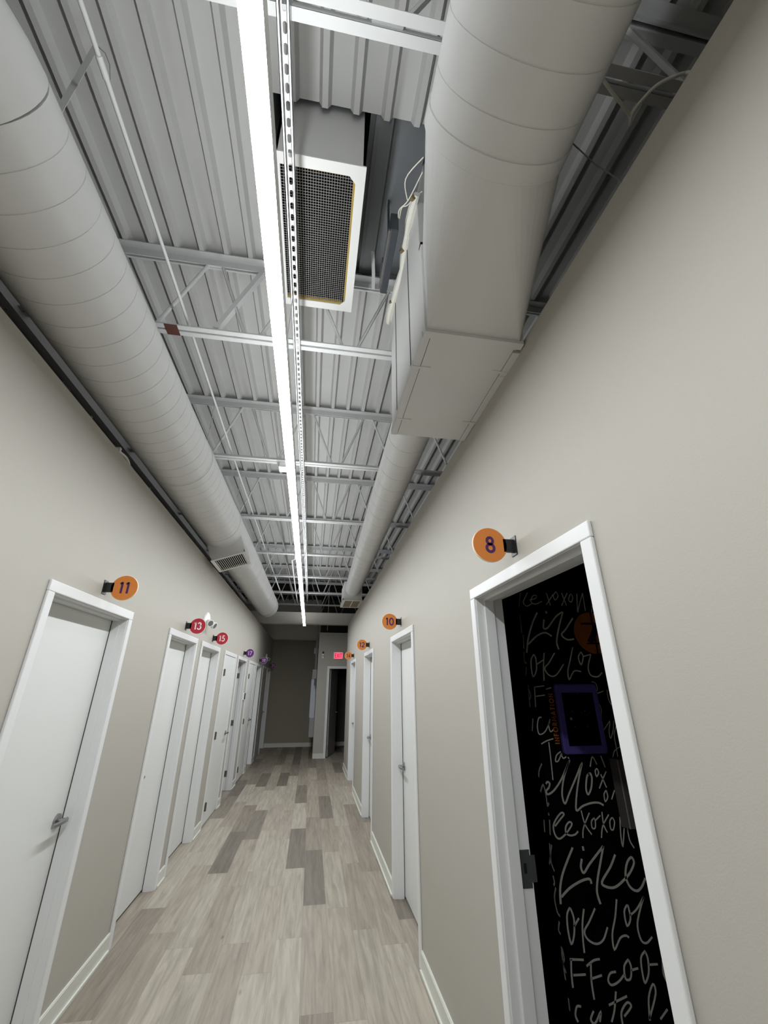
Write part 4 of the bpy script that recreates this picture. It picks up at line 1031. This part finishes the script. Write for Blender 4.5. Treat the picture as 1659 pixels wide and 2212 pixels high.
for pl, w_, pts in LET:
    P = smooth_pts([tuple(p) for p in pts], 4); w_ *= 0.82
    mb = mbs.setdefault(pl, MB())
    if pl == 'F': mb.ribbon(P, w_, lambda u, v, d_: (u, YBF-d_, v), 0.0, 0.0008)
    else: mb.ribbon(P, w_, lambda u, v, d_: (XBC-d_, u, v), 0.0, 0.0008)
mbs['F'].build('front_lettering', 'chalk', booth)
mbs['L'].build('side_lettering', 'chalk', booth)
mb = MB(); lettering(mb, 'INFORMATION', 0.031, 0.2, lambda u, v, d_: (1.5695-v, YBF-d_-0.0006, 1.452+u), gap=0.27); mb.build('information_text', 'or_text', booth)

tb = thing('wall_tablet', (1.745, YBF, 1.25), 'black touch screen in a purple frame beside orange INFORMATION lettering', 'tablet')
def rrect(x0, x1, z0, z1, r_, n=5):
    P = []
    for cx_, cz_, a0 in ((x1-r_, z1-r_, 0), (x0+r_, z1-r_, 90), (x0+r_, z0+r_, 180), (x1-r_, z0+r_, 270)):
        for k in range(n+1):
            a = math.radians(a0+90*k/n); P.append((cx_+r_*math.cos(a), cz_+r_*math.sin(a)))
    return P
mb = MB(); rings = []
for y_, k in ((YBF, 0), (YBF-0.022, 0), (YBF-0.026, 0.004)):
    rings.append([(a, y_, b) for a, b in rrect(1.597+k, 1.897-k, 1.250+k, 1.657-k, 0.018)])
mb.ring_loft(rings); mb.build('frame', 'tablet_purple', tb)
MB().box(1.634, 1.857, YBF-0.0285, YBF-0.0255, 1.296, 1.604).build('screen', 'screen', tb)
mb = MB()
for x_, z_, r_ in ((1.690, 1.4936, 0.0025), (1.781, 1.4953, 0.0025), (1.690, 1.4055, 0.0025), (1.781, 1.4058, 0.0025), (1.6738, 1.4505, 0.0085), (1.745, 1.597, 0.002)):
    MB().cyl((x_, YBF-0.0285, z_), (x_, YBF-0.029, z_), r_, 14).build('screen_dot', 'dots', tb)
ds = thing('wall_dispenser', (1.955, YBF, 0.85), 'dark grey dispenser box at the right edge of the open doorway, below the tablet', 'dispenser')
MB().ring_loft([[(a, b, z_) for a, b in ((1.910, YBF), (1.928, YBF-0.05), (2.03, YBF-0.075), (2.06, YBF))] for z_ in (0.862, 1.219)]).build('case', 'dispenser', ds)
MB().box(1.9275, 1.931, YBF-0.056, YBF-0.048, 0.862, 1.219).build('seam', 'dots', ds)
zs = thing('wall_disc', (1.962, YBF, 1.995), 'orange disc with purple Z shaped figure on the black lettered wall', 'sign')
MB().cyl((1.962, YBF, 1.995), (1.962, YBF-0.006, 1.995), 0.142, 64).build('disc', 'orange', zs)
mb = MB()
f_ = lambda u, v, d_: (u, YBF-0.006-d_, v)
mb.ribbon([(1.880, 2.056), (2.04, 2.058)], 0.014, f_, 0, 0.001); mb.ribbon([(2.010, 2.052), (1.925, 1.925)], 0.042, f_, 0, 0.0011); mb.ribbon([(1.900, 1.920), (2.045, 1.923)], 0.010, f_, 0, 0.001)
mb.build('figure', 'num_purple', zs)
MB().box(1.964, 1.976, YBF-0.009, YBF-0.006, 1.852, 2.138).build('dark_rod', 'black', zs)
